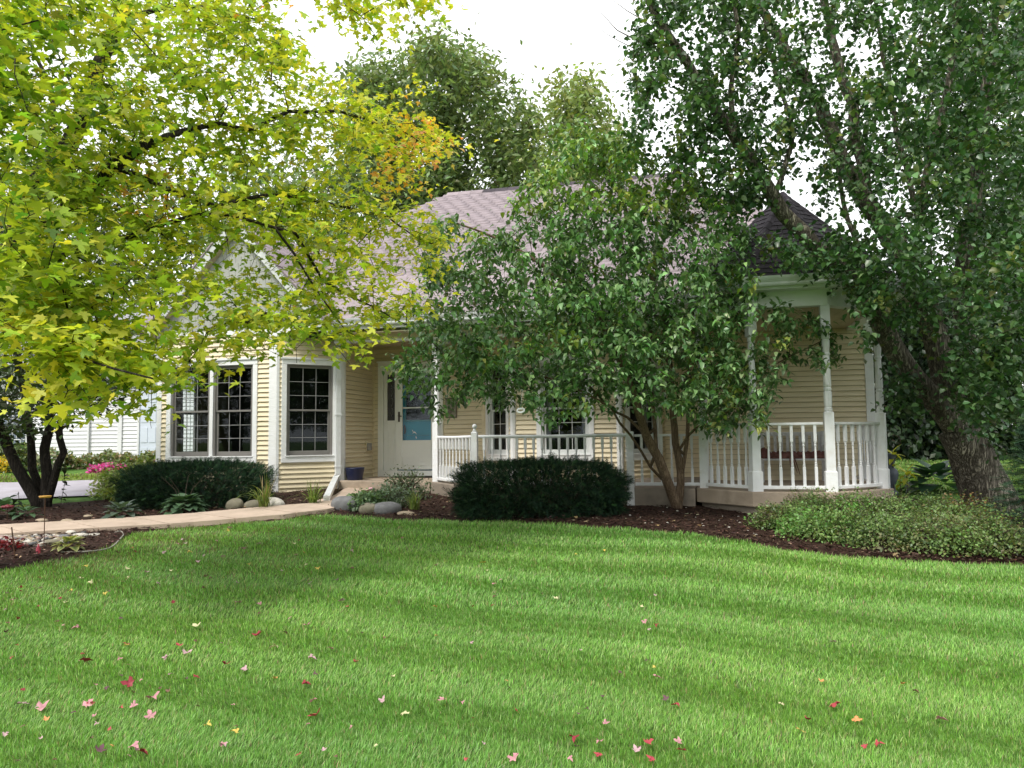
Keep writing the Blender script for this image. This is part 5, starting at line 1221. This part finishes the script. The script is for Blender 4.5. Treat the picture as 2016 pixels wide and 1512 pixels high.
COB = [(8, 1086, 19, 12, 2, 'bright white cobble at the left edge of the bed'), (30, 1079, 26, 14, 3, 'mossy cobble next to the white one'), (50, 1075, 20, 13, 2, 'pale cobble left of the tall rusty stake'), (72, 1078, 26, 9, 2, 'flat pale cobble above the red ornament'), (60, 1084, 13, 5, 2, 'small flat white stone left of the red ornament'),
       (95, 1076, 34, 15, 3, 'large mossy cobble behind the rusty stake'), (108, 1071, 24, 12, 4, 'pinkish cobble right of the mossy one'), (120, 1063, 24, 12, 0, 'grey cobble under the walk edge'), (136, 1054, 22, 11, 2, 'upper white cobble touching the walk'), (152, 1060, 34, 11, 2, 'long pale cobble in the middle of the row'), (160, 1051, 22, 7, 0, 'dark flat cobble against the walk'),
       (183, 1056, 32, 6, 2, 'flat slab like stone at the right end of the cobbles'), (142, 1063, 24, 8, 1, 'tan cobble below the long pale one'), (88, 1068, 20, 10, 2, 'pale round cobble in the second row'), (215, 1060, 30, 4, 1, 'thin flat stone lying on the soil near the garden hose'), (28, 1070, 20, 9, 4, 'pinkish cobble behind the mossy one'), (125, 1072, 18, 9, 1, 'small tan cobble above the cream edged hosta')]
for i, (x, y, wd, ht, mi, lb) in enumerate(COB):
    g = pg(x, y); D = g[0] * FWD[0] + g[1] * FWD[1]; w_ = wd * D / F_PX / 2; h_ = ht * D / F_PX / 2
    o = mobj('cobble', rock_mesh(i + 30, w_, w_ * .75, h_, 2), STONES[mi], label=lb, cat='stone', group='cobbles below the front walk'); o.location = (g[0] + FWD[0] * w_ * .6, g[1] + FWD[1] * w_ * .6, g[2] + h_ * .75); o.rotation_euler = (0, 0, rng.uniform(-.3, .3) + YAW)
rms = [rock_mesh(60 + i, 1, .8, .55, 1, .12) for i in range(6)]; names5 = ['grey', 'tan', 'pale', 'mossy', 'pinkish']
rmm = []
for i, me in enumerate(rms):
    for j in (0, 1, 2, 4): m2 = me.copy(); m2.materials.append(STONES[j]); rmm.append((m2, names5[j]))
for i in range(170):
    x = rng.uniform(-60, 135); y = rng.uniform(1063, 1080) - .02 * x; g = pg(x, y); me, nm = rmm[rng.integers(len(rmm))]
    o = link(bpy.data.objects.new('river_stone', me)); s_ = rng.uniform(.022, .042); o.scale = (s_ * rng.uniform(.9, 1.4), s_, s_); o.location = (g[0], g[1], g[2] + .042); o.rotation_euler = (rng.normal(0, .2), rng.normal(0, .2), rng.uniform(0, 6))
    tag(o, 'small ' + nm + ' river stone in the dry pebble bed below the walk', 'stone', nm + ' river stones in the pebble bed')
for x, y, wd, lb in ((82, 1030, 12, 'flat grey stone lying alone in the mulch behind the walk'), (132, 1032, 14, 'oval grey stone lying in the mulch just behind the walk'), (173, 1021, 9, 'small round stone in the mulch nearer the driveway')):
    g = pg(x, y); o = mobj('mulch_stone', rock_mesh(int(x), wd * .007, wd * .005, wd * .0028, 2), STONES[1], label=lb, cat='stone'); o.location = (g[0], g[1], g[2] + .03)
# white pebbles in the right bed
for i in range(26):
    x = rng.uniform(1240, 1500); y = rng.uniform(1000, edge_y(x) - 6); g = pg(x, y); o = link(bpy.data.objects.new('pebble', rmm[2 + 4 * (i % 5)][0])); s_ = rng.uniform(.008, .02); o.scale = (s_, s_, s_); o.location = (g[0], g[1], g[2] + .028)
    tag(o, 'tiny pale pebble in the bark mulch under the multi stemmed tree', 'pebble', 'pale pebbles in the mulch')

# ------------------------------------------------------------------ garden stakes, hose, ornaments
s0 = pg(86, 1086); D = s0[0] * FWD[0] + s0[1] * FWD[1]; top = pD(89, 980, D)
sk = empty('garden_stake', s0, 'thin rusty stake topped by a yellow rimmed ring dish in the pebble bed', 'garden stake')
MB().tube([tuple(s0), tuple(top)], .0045, 6).build('rod', RUST, sk)
m = MB(); m.rings([[(top[0] + r_ * math.cos(t), top[1] + r_ * math.sin(t), top[2] + z_) for t in np.arange(24) * PI / 12] for r_, z_ in ((.052, 0), (.058, .006), (.062, .02), (.058, .022), (.05, .012), (.0452, .006))], False)
m.build('ring_dish', mat('ochre_enamel', (.50, .27, .04), .4), sk, smooth=True)
s1 = pg(30, 1104); D = s1[0] * FWD[0] + s1[1] * FWD[1]
MB().tube([tuple(s1), tuple(pD(23, 1038, D))], .006, 6).build('garden_stake', RUST, label='plain rusty stake leaning left at the left edge of the bed', cat='garden stake')
D = 10.2; q = pD(15, 998, D); fl = empty('garden_flower', (q[0], q[1], ground(q[0], q[1])), 'dark red round flower ornament on a stem at the left edge', 'ornament')
MB().tube([tuple(q), (q[0], q[1], ground(q[0], q[1]))], .004, 5).build('stem', RUST, fl)
m = MB(); MR = mat('dark_red_petal', (.16, .02, .03), .6)
for k in range(10):
    a = k * 2 * PI / 10; m.lathe((q[0] + .05 * math.cos(a), q[1] + .05 * math.sin(a), q[2]), [(-.018, .008), (0, .032), (.014, .028), (.022, .005)], 8)
m.lathe(tuple(q), [(-.01, .02), (.01, .04), (.028, .025), (.035, .004)], 12); m.build('bloom', MR, fl, smooth=True)
hs = [pg(*p) for p in ((120, 1092), (170, 1091), (215, 1084), (236, 1066), (243, 1056), (236, 1050), (226, 1053))]
MB().tube([(p[0], p[1], p[2] + .028) for p in spline(hs, .08)], .008, 6).build('garden_hose', mat('grey_hose', (.30, .29, .25), .6), smooth=True, label='thin grey soaker hose curling along the bed edge by the lawn', cat='hose')
q = pg(75, 1092); m = MB(); m.lathe((q[0], q[1], q[2]), [(0, .038), (.012, .038), (.02, .02), (.06, .022), (.085, .012), (.11, .004)], 10); m.build('red_ornament', mat('red_plastic', (.30, .02, .045), .35), smooth=True, label='small red garden ornament standing among the cobbles', cat='ornament')
mound('red_leaf_plant', 'small plant with dark red leaves among the cobbles at the left edge', 'plant', 18, 1086, .12, .12, 160, .05, [[.20, .02, .03], [.12, .02, .025]], tmpl=OV, twigs=5)
q = pD(1025, 808, 9.0); rg = MB(); R_ = .042
rg.rings([[(q[0] + (R_ + .008 * math.cos(p_)) * math.cos(t) * RGT[0], q[1] + (R_ + .008 * math.cos(p_)) * math.cos(t) * RGT[1] + .03 * math.sin(t), q[2] + (R_ * .55 + .008 * math.cos(p_)) * math.sin(t) + .008 * math.sin(p_)) for p_ in np.arange(8) * PI / 4] for t in np.linspace(0, 2 * PI, 25)], False)
rg.tube([(q[0], q[1], q[2] + .03), (q[0] + .02, q[1] + .02, q[2] + .25)], .002, 4); rg.build('hanging_ring', WHITE, smooth=True, label='small white ring hanging from a low branch before the porch windows', cat='ornament')
# tall dark seed head stems beside the small tree
for x0_, y0_, x1_, y1_, lb in ((118, 1000, 128, 908, 'dark leafy flower stem right of the small tree stems'), (30, 1020, 36, 968, 'dark leafy flower stem at the left of the tree foot')):
    g = pg(x0_, y0_); D = g[0] * FWD[0] + g[1] * FWD[1] - .2; t_ = pD(x1_, y1_, D); rt = empty('leafy_stem', g, lb, 'plant'); MB().tube([tuple(g), tuple((g + t_) / 2 + .02), tuple(t_)], .004, 5).build('stem', TWIG, rt)
    k = 12; tt = rng.uniform(.15, 1, k)[:, None]; P = g + (t_ - g) * tt; leaves_obj('foliage', [place(OV, P, rand_dirs(k, .1), np.tile(UP, (k, 1)) + rng.normal(0, .3, (k, 3)), np.full(k, .12), np.tile([.03, .05, .025], (k, 1)))], LEAF, rt)

# ------------------------------------------------------------------ neighbour's house and beds
ND = 21.5; nb = empty('neighbour_house', (*cw(-12.5, ND), .93), 'white sided neighbouring house with pale blue garage door across the driveway', 'house')
def nbx(lat0, lat1, d0, d1, z0, z1, name, m_, par=nb): return MB().obox(cw(0, 0), (RGT[0], RGT[1]), lat0, lat1, d0, d1, z0, z1).build(name, m_, par)
gN = .90
nl = lambda px: (px - CX) / F_PX * ND
nbx(nl(-300), nl(640), ND + .03, ND + 5, gN, 3.75, 'wall', NSIDE)
segs = [(nl(56), nl(174)), (nl(177.5), nl(232)), (nl(241), nl(271)), (nl(-300), nl(-6)), (nl(310), nl(640))]
for a, c in segs:
    me = None; z = gN
    while z < 3.70:
        if me is None:
            mm_ = MB(); f = lambda l_, d_, zz: (*(RGT * l_ + FWD * (ND + d_)), zz)
            mm_.hexa([f(a, -.0, 0), f(c, -.0, 0), f(c, .03, 0), f(a, .03, 0), f(a, .022, .115), f(c, .022, .115), f(c, .03, .115), f(a, .03, .115)])
            me = bpy.data.meshes.new('siding_board'); me.from_pydata([tuple(map(float, p)) for p in mm_.v], [], mm_.f); me.materials.append(NSIDE)
        o = link(bpy.data.objects.new('siding_board', me)); o.location = (0, 0, z); setparent(o, nb); z += .11
nbx(nl(174.3), nl(177.2), ND - .06, ND + .02, gN, 3.7, 'downspout', NSIDE); nbx(nl(232.3), nl(240.7), ND - .03, ND + .02, gN, 3.7, 'corner_board', NSIDE); nbx(nl(271.2), nl(275), ND - .04, ND + .02, gN, 3.7, 'door_trim', NSIDE)
gd_ = nbx(nl(275.2), nl(309.5), ND - .01, ND + .025, gN, 3.2, 'garage_door', NGAR)
for k in range(4):
    for j in range(2):
        nbx(nl(278 + j * 16), nl(291 + j * 16), ND - .022, ND - .011, gN + .08 + k * .56, gN + .5 + k * .56, 'door_panel', NGAR, gd_)
nw = nbx(nl(-5.5), nl(55.5), ND - .02, ND + .02, gN + .35, gN + 1.75, 'window_frame', NSIDE)
for k in range(2): 
    pa = nbx(nl(0 + k * 27), nl(24 + k * 27), ND - .03, ND - .021, gN + .45, gN + 1.65, 'pane', mat('blue_grey_glass%d' % k, (.14, .17, .22), .15, .6), nw)
    for j in range(1, 3): nbx(nl(0 + k * 27 + j * 8 - .5), nl(0 + k * 27 + j * 8 + .5), ND - .036, ND - .031, gN + .45, gN + 1.65, 'muntin', NSIDE, nw)
    for j in range(1, 4): nbx(nl(0 + k * 27), nl(24 + k * 27), ND - .042, ND - .037, gN + .45 + j * .3, gN + .47 + j * .3, 'muntin', NSIDE, nw)
f = lambda l_, D_, zz: (*(RGT * l_ + FWD * D_), zz)
m = MB(); m.prism([f(nl(-330), ND - .5, 3.7), f(nl(-330), ND + 5.5, 3.7), f(nl(-330), ND + 2.5, 5.9)], tuple(np.array(f(nl(670), ND - .5, 3.7)) - np.array(f(nl(-330), ND - .5, 3.7)))); m.build('roof', NROOF, nb)
def far_mass(name, label, cat, x0, x1, y, D, h, n, size, cols, kind=None):
    x = rng.uniform(x0, x1, n); Dn = D + rng.uniform(0, .8, n); P2 = RGT[None] * ((x - CX) / F_PX * Dn)[:, None] + FWD[None] * Dn[:, None]; hh = h * (.75 + .25 * np.sin(x * .11) * np.sin(x * .047 + 1))
    P = np.column_stack([P2, ground(P2[:, 0], P2[:, 1]) + rng.random(n) ** .7 * hh]); r = empty(name, P.mean(0), label, cat)
    leaves_obj('foliage', [place(SM, P, rng.normal(0, 1, (n, 3)), np.tile(UP, (n, 1)) + rng.normal(0, .4, (n, 3)), rng.normal(size, size * .2, n).clip(size * .5), jitter_cols(np.array(cols), n))], LEAF, r, kind='stuff')
far_mass('flower_bed', 'bed of magenta pink flowers by the white neighbouring wall', 'flowers', 178, 248, 0, 17.9, .18, 900, .09, [[.62, .06, .38], [.70, .12, .45], [.10, .16, .05]])
far_mass('foundation_plants', 'low green and bronze plants along the foot of the white wall', 'plants', 95, 310, 0, 19.4, .42, 2600, .10, [[.18, .22, .08], [.24, .20, .09], [.12, .17, .06]])
far_mass('yellow_flowers', 'yellow flowering clump at the far left edge across the driveway', 'flowers', -60, 32, 0, 18.3, .42, 900, .09, [[.75, .52, .05], [.65, .5, .05], [.16, .22, .07]])
far_mass('green_bush', 'loose green bush in front of the neighbouring window', 'bush', -80, 70, 0, 18.8, .85, 3200, .10, [[.11, .17, .06], [.16, .22, .08]])
far_mass('tall_bush', 'pale leafy perennials between the curved tree stems and the white wall', 'bush', 55, 130, 0, 18.8, .62, 900, .10, [[.22, .28, .13], [.15, .2, .1], [.5, .5, .45]])
mound('lime_shrub', 'sunlit lime green shrub at the left end of the yew hedge', 'shrub', 272, 985, .55, .62, 3200, .06, [[.26, .36, .08], [.34, .42, .12], [.16, .24, .05]], D=13.0)
mound('lime_shrub', 'smaller pale green shrub at the driveway edge', 'shrub', 228, 985, .35, .42, 1500, .05, [[.34, .42, .14], [.42, .46, .22]], D=13.3)

# ------------------------------------------------------------------ mulch chips, lawn grass
n = 20000; x = rng.uniform(-60, 2080, n); yf = far_y(x); ye = edge_y(x) - 2; y = ye + (yf - ye) * rng.random(n) ** 1.1
d = np.stack([(x - CX) / F_PX, -(y - CY) / F_PX, -np.ones(n)]); d = (RC @ d).T; t = np.full(n, 9.0)
for _ in range(14):
    q = CAM + d * t[:, None]; t = t * (1 + (q[:, 2] - ground(q[:, 0], q[:, 1])) / 1.3 * .9)
P = CAM + d * t[:, None]; P[:, 2] = ground(P[:, 0], P[:, 1]) + .030 + rng.random(n) * .012
QV = np.array([(-.5, 0, 0), (.5, 0, .05), (.45, 1, 0), (-.4, .9, .1)]); QF = np.array([(0, 1, 2), (0, 2, 3)])
cc = jitter_cols(np.array([[.060, .034, .025], [.040, .024, .018], [.085, .052, .038], [.05, .022, .018]]), n, .08, .3); k = rng.random(n) < .035; cc[k] = jitter_cols(np.array([[.38, .30, .21]]), k.sum())
CHM = leafmat('mulch_chip', .9, .0, .2); 
leaves_obj('mulch_chips', [place((QV * np.array([.35, 1, 1]), QF), P, rand_dirs(n, 0, .2), np.tile(UP, (n, 1)) + rng.normal(0, .28, (n, 3)), rng.uniform(.02, .06, n), cc)], CHM, kind='stuff')

def ground_hits(x, y):
    d = np.stack([(x - CX) / F_PX, -(y - CY) / F_PX, -np.ones(len(x))]); d = (RC @ d).T; t = np.full(len(x), 6.0)
    for _ in range(24):
        q = CAM + d * t[:, None]; t = t * (1 + (q[:, 2] - ground(q[:, 0], q[:, 1])) / 1.4 * .8)
    q = CAM + d * t[:, None]; return q
def grass(name, lat0, lat1, D0, D1, dens, L_, W_, test=None, cols=None):
    n = int((lat1 - lat0) * (D1 - D0) * dens); la = rng.uniform(lat0, lat1, n); D = rng.uniform(D0, D1, n); xy = la[:, None] * RGT + D[:, None] * FWD; z = ground(xy[:, 0], xy[:, 1]); P = np.column_stack([xy, z])
    px, dp = project(P); k = (px[:, 0] > -700) & (px[:, 0] < 2800) & (px[:, 1] < 1700) & (((px[:, 0] > -60) & (px[:, 0] < 2080)) | (rng.random(n) < .38))
    if test is not None: k &= test(px, la, D)
    P = P[k]; la = la[k]; D = D[k]; n = len(P)
    # mowing stripes: bands along a direction, blades lean one way then the other
    sx = la * math.cos(math.radians(22)) - D * math.sin(math.radians(22)); sy = la * math.sin(math.radians(22)) + D * math.cos(math.radians(22)) + .10 * np.sin(sx * .9) + .06 * np.sin(sx * 2.3 + 1)
    ph = sy / .44; s_ = np.clip(np.sin(ph * PI) * 1.2 + .30 * np.sin(sx * 1.9 + sy * 3.1) + .45 * np.sin(sy * 31 + np.sin(sx * 1.3)) + .25 * np.sin(sy * 53 + sx), -1, 1)
    mot = np.sin(la * 3.1 + np.sin(D * 2.3)) * np.sin(D * 2.7 + la * .9) * .5 + np.sin(la * 7.3 + D * 5.1) * np.sin(D * 8.3 - la * 3.7) * .35
    L = L_ * rng.normal(1, .22, n).clip(.4, 1.6) * (1 + .18 * mot); W = W_ * rng.uniform(.7, 1.3, n)
    az = rng.uniform(0, 2 * PI, n); ld = RGT[None] * (s_ * .20 + .12)[:, None] + FWD[None] * (s_ * .31 + .07)[:, None]
    H = np.stack([np.cos(az), np.sin(az)], 1) * rng.uniform(.1, .72, n)[:, None] + ld; hl = np.linalg.norm(H, axis=1)[:, None]; Hd = H / (hl + 1e-6); hl = hl.clip(0, .92)
    sd_ = np.stack([-Hd[:, 1], Hd[:, 0]], 1); sa_ = rng.normal(0, .5, n)[:, None]; sd_ = sd_ * np.cos(sa_) + Hd * np.sin(sa_)
    def pt(t, w): 
        h = L[:, None] * hl * t ** 1.5 * 1.0; z = L[:, None] * t * np.sqrt(1 - (hl * t * .9) ** 2 * .8)
        return np.column_stack([P[:, :2] + Hd * h + sd_ * (w * W)[:, None] * .5, P[:, 2:3] + z - .003])
    V = np.stack([pt(0, -1.), pt(0, 1.), pt(.5, -.8), pt(.5, .8), pt(1.0, 0.)], 1).reshape(-1, 3)
    b_ = (np.arange(n) * 5)[:, None]; F = np.concatenate([b_ + [0, 1, 3], b_ + [0, 3, 2], b_ + [2, 3, 4]])
    base = jitter_cols(np.array([[.18, .375, .06], [.22, .43, .08], [.135, .30, .045], [.32, .48, .16]]) if cols is None else np.array(cols), n, .07, .24)
    tone = np.sin(la * 1.1 + D * .7) * np.sin(D * 1.3 - la * .5); base *= (1 + .10 * tone[:, None] * np.array([1.3, .7, .3])); base *= (1 + .10 * mot)[:, None]
    dry = rng.random(n) < (.055 + .05 * np.clip(mot, 0, 1)); base[dry] = jitter_cols(np.array([[.36, .32, .17]]), dry.sum())
    # brownish lawn near the left bed: wear plus tree shade put into blade colour
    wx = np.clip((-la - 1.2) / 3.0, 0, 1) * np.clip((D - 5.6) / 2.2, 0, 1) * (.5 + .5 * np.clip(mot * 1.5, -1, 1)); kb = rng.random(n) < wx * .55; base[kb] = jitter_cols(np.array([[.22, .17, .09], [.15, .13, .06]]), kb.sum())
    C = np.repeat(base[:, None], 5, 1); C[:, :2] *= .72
    return mobj(name, npmesh(name, V, F, C.reshape(-1, 3)), BLADE, label=None, kind='stuff')
onlawn = lambda px, la, D: px[:, 1] > edge_y(px[:, 0]) + 1.5 * np.sin(px[:, 0] * .05) + rng.normal(0, 1.2, len(la))
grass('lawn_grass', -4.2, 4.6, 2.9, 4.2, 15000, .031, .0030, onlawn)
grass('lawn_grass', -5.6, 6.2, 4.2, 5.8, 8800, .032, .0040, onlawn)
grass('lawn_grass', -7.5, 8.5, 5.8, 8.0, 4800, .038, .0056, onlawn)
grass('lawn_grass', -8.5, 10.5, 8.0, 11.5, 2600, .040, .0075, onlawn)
fg = lambda px, la, D: (px[:, 0] < 290)
fcol = [[.20, .30, .05], [.25, .35, .06]]
DN = [pg(100, 998), pg(100, 951)]
Dd = [q[0] * FWD[0] + q[1] * FWD[1] for q in DN]
grass('verge_grass', -12, -5.6, Dd[0] - .45, Dd[0] + .05, 1500, .05, .012, lambda px, la, D: px[:, 1] < far_y(px[:, 0]) + 3, fcol)
grass('verge_grass', -17, -8.5, Dd[1] + .1, Dd[1] + 1.5, 900, .06, .018, fg, fcol)
grass('back_lawn_grass', 5.0, 14, 12.8, 19, 520, .055, .020, lambda px, la, D: px[:, 0] > 1745, [[.16, .28, .06], [.20, .32, .07]])

# ------------------------------------------------------------------ fallen leaves
LT = T_maple(); lme = {}
fcols = {'red': (.42, .06, .075), 'crimson': (.27, .03, .045), 'pink': (.56, .27, .30), 'dusty pink': (.46, .30, .32), 'yellow': (.62, .46, .10), 'orange': (.62, .26, .10), 'brown': (.16, .085, .06), 'dark purple': (.13, .06, .075), 'pale yellow': (.60, .56, .32)}
FM = leafmat('fallen_leaf', .55, .12, .35, (1, .8, .7))
for nm, c in fcols.items():
    for v in range(3):
        tv = LT[0].copy(); tv = np.column_stack([tv[:, 0], tv[:, 1] - .4, tv[:, 2]]); cu = [.45, -.5, .7][v]; tv[:, 2] += cu * tv[:, 0] ** 2 + .55 * (v - 1) * tv[:, 1] ** 2 + .07 * np.sin(tv[:, 1] * 8 + tv[:, 0] * 6 * (v + 1)) + .04 * rng.normal(0, 1, len(tv))
        me = npmesh('fallen_leaf', tv, LT[1], np.clip(np.array(c) * rng.normal(1, .12, (len(tv), 1)), 0, 1), True); me.materials.append(FM); lme[nm, v] = me
FLV = [(301, 1384, 24, 'pink', 'large pink maple leaf in the lower left lawn, upright on its edge'), (173, 1396, 20, 'pink', 'pink maple leaf overlapped by a red one in the lower left lawn'), (179, 1394, 15, 'red', 'bright red leaf overlapping a pink one in the lower left lawn'), (619, 1423, 26, 'red', 'big bright red maple leaf in the middle of the lower lawn'),
       (46, 1396, 22, 'dusty pink', 'dusty pink leaf nearest the left edge of the lawn'), (86, 1404, 24, 'pink', 'crumpled pink leaf second from the left edge'), (170, 1309, 22, 'crimson', 'deep red leaf resting on a pinkish one left of the lawn'), (248, 1276, 17, 'red', 'small red leaf lying alone on the shaded left lawn'), (295, 1420, 20, 'pink', 'flat pink leaf below the large upright pink one'),
       (264, 1402, 16, 'pink', 'pink leaf between the red pair and the large pink leaf'), (250, 1358, 22, 'crimson', 'crimson leaf with a yellow one touching it'), (335, 1337, 12, 'dusty pink', 'small dusty pink leaf in the left centre of the lawn'), (351, 1281, 14, 'red', 'red leaf under a tiny yellow one on the left lawn'), (540, 1283, 17, 'pale yellow', 'pale curled leaf in the centre left lawn'),
       (651, 1285, 14, 'pink', 'pink leaf in the upper middle of the lawn'), (614, 1305, 16, 'dusty pink', 'dusty pink leaf just below the upper pink ones'), (446, 1316, 16, 'crimson', 'dull crimson leaf in shade at centre left'), (461, 1453, 17, 'yellow', 'bright yellow leaf in the lower left lawn'), (409, 1439, 14, 'yellow', 'ochre yellow leaf left of the bright yellow one'),
       (198, 1490, 20, 'dark purple', 'dark purple curled leaf near the bottom left'), (264, 1484, 20, 'pink', 'pink leaf near the bottom, left of a brown one'), (283, 1493, 18, 'crimson', 'dark red folded leaf near the bottom left'), (440, 1480, 16, 'dusty pink', 'grey pink leaf on its edge near the bottom'), (588, 1498, 13, 'red', 'narrow red leaf standing upright near the bottom'),
       (616, 1391, 14, 'pink', 'small pink leaf above the big bright red one'), (602, 1356, 16, 'crimson', 'crimson leaf with pale ones round it in the centre'), (754, 1390, 14, 'dusty pink', 'upright dusty pink leaf right of the lawn centre'), (950, 1113, 13, 'yellow', 'orange yellow leaf alone on the far lawn below the yew'), (869, 1391, 15, 'pink', 'pink leaf in the lower centre lawn'),
       (797, 1416, 16, 'pale yellow', 'whitish pink leaf in the lower centre lawn'), (1018, 1411, 13, 'red', 'small red leaf in the middle bottom lawn'), (1194, 1438, 15, 'pink', 'pink leaf standing in the lower middle lawn'), (1295, 1343, 17, 'pink', 'pale pink flat leaf in the centre right lawn'), (1331, 1400, 17, 'red', 'flat red leaf just below a dark curled one'),
       (1310, 1386, 13, 'dark purple', 'dark curled leaf above the flat red one'), (1131, 1466, 18, 'crimson', 'dull crimson upright leaf near the bottom centre'), (1180, 1473, 16, 'pink', 'pink leaf right of the dull crimson one'), (1278, 1480, 22, 'red', 'vivid red leaf at the bottom right of centre'), (1334, 1474, 16, 'pink', 'pink leaf directly above a vivid red one near the bottom'),
       (1341, 1489, 20, 'red', 'vivid red leaf under the pink one near the bottom'), (1178, 1499, 17, 'red', 'curved red leaf touching the bottom edge area'), (1282, 1507, 18, 'red', 'red leaf cut by the bottom edge'), (1013, 1505, 24, 'pink', 'large pink leaf at the very bottom centre'), (1252, 1490, 17, 'dusty pink', 'folded pale pink leaf left of the vivid red one'),
       (1642, 1400, 22, 'red', 'coral red leaf on the right lawn'), (1852, 1428, 20, 'pink', 'rosy leaf farthest right on the lawn'), (1592, 1429, 13, 'crimson', 'small crimson leaf right of the upright yellow one'), (1687, 1428, 18, 'orange', 'orange tan leaf on the right lawn'), (1578, 1451, 20, 'yellow', 'narrow upright yellow leaf on the right lawn'),
       (1540, 1398, 14, 'pale yellow', 'pale slender leaf on the right lawn above the upright yellow one'), (1731, 1478, 17, 'red', 'flat red leaf in the bottom right lawn'), (1704, 1486, 14, 'red', 'small red leaf beside the flat red one bottom right'), (1619, 1353, 12, 'orange', 'tiny orange leaf on the right lawn'), (1803, 1372, 12, 'brown', 'small dark brown leaf on the right lawn'),
       (1780, 1358, 11, 'orange', 'tiny orange leaf next to the brown one at right'), (1270, 1232, 12, 'pink', 'tiny pink leaf high on the centre right lawn'), (1094, 1186, 9, 'pale yellow', 'tiny pale leaf on the far centre lawn'), (1640, 1272, 12, 'dusty pink', 'dusty pink leaf on the far right lawn'), (470, 1195, 14, 'pink', 'pink leaf on the far shaded lawn left of centre'),
       (510, 1197, 10, 'pink', 'smaller pink leaf right of the far pink one'), (385, 1242, 18, 'pale yellow', 'pale torn leaf on the shaded lawn at left'), (151, 1244, 15, 'pink', 'upright pink leaf on the shaded far left lawn'), (672, 1189, 13, 'dusty pink', 'curled dusty leaf on the far lawn centre'), (603, 1240, 14, 'pink', 'mauve pink leaf in the middle distance'),
       (508, 1258, 18, 'crimson', 'long reddish leaf in the middle distance'), (478, 1328, 15, 'dusty pink', 'pinkish leaf in the left middle lawn'), (387, 1342, 15, 'red', 'small dark red leaf left middle lawn'), (540, 1347, 12, 'orange', 'small orange leaf in the left centre lawn'), (330, 1303, 12, 'dusty pink', 'greyish pink leaf in left middle lawn'), (370, 1296, 18, 'dusty pink', 'wide mauve leaf in the left middle lawn')]
def put_leaf(x, y, wpx, nm, lb, grp='fallen maple leaves on the lawn'):
    g = pg(x, y); D = g[0] * FWD[0] + g[1] * FWD[1]; s_ = wpx * D / F_PX * 1.0; s_ = min(s_, .11)
    o = link(bpy.data.objects.new('fallen_leaf', lme[nm, int(rng.integers(3))])); o.scale = (s_, s_, s_); o.location = (g[0], g[1], g[2] + .030 + .1 * s_)
    o.rotation_euler = (rng.normal(.35, .35), rng.normal(0, .3), rng.uniform(0, 2 * PI)); tag(o, lb, 'leaf', grp)
for q in FLV: put_leaf(*q)
pn = list(fcols)
for i in range(135):
    x = rng.uniform(0, 1) ** 1.5 * 1300 + 10; y = 1512 - rng.uniform(0, 1) ** .9 * (1512 - edge_y(x) - 20); nm = pn[rng.choice(9, p=[.09, .15, .22, .24, .05, .04, .10, .08, .03])]
    put_leaf(x, y, rng.uniform(6, 10) * (y / 1300) ** 1.3, nm, 'tiny ' + nm + ' fallen leaf half sunk in the lawn grass', 'tiny ' + nm + ' fallen leaves')
for i in range(34):
    x = rng.uniform(60, 700); y = rng.uniform(edge_y(x) + 8, edge_y(x) + 110); nm = ['yellow', 'pale yellow', 'brown', 'dusty pink'][rng.integers(4)]
    put_leaf(x, y, rng.uniform(7, 11), nm, 'small ' + nm + ' leaf on the shaded lawn near the walk', 'small ' + nm + ' leaves near the walk')
n = 260; x = rng.uniform(300, 2000, n); y = edge_y(x) - rng.uniform(3, 60, n); P = ground_hits(x, y); P[:, 2] += .045
leaves_obj('leaf_litter', [place(LT, P, rand_dirs(n, 0, .2), np.tile(UP, (n, 1)) + rng.normal(0, .3, (n, 3)), rng.uniform(.03, .06, n), jitter_cols(np.array([[.20, .12, .07], [.40, .30, .14], [.12, .07, .05]]), n))], FM, kind='stuff')
bpy.context.view_layer.update()
open("/tmp/tris.txt","w").write(str(sum(len(o.data.polygons) for o in bpy.data.objects if o.type=="MESH" and o.data.users<3))) if False else None
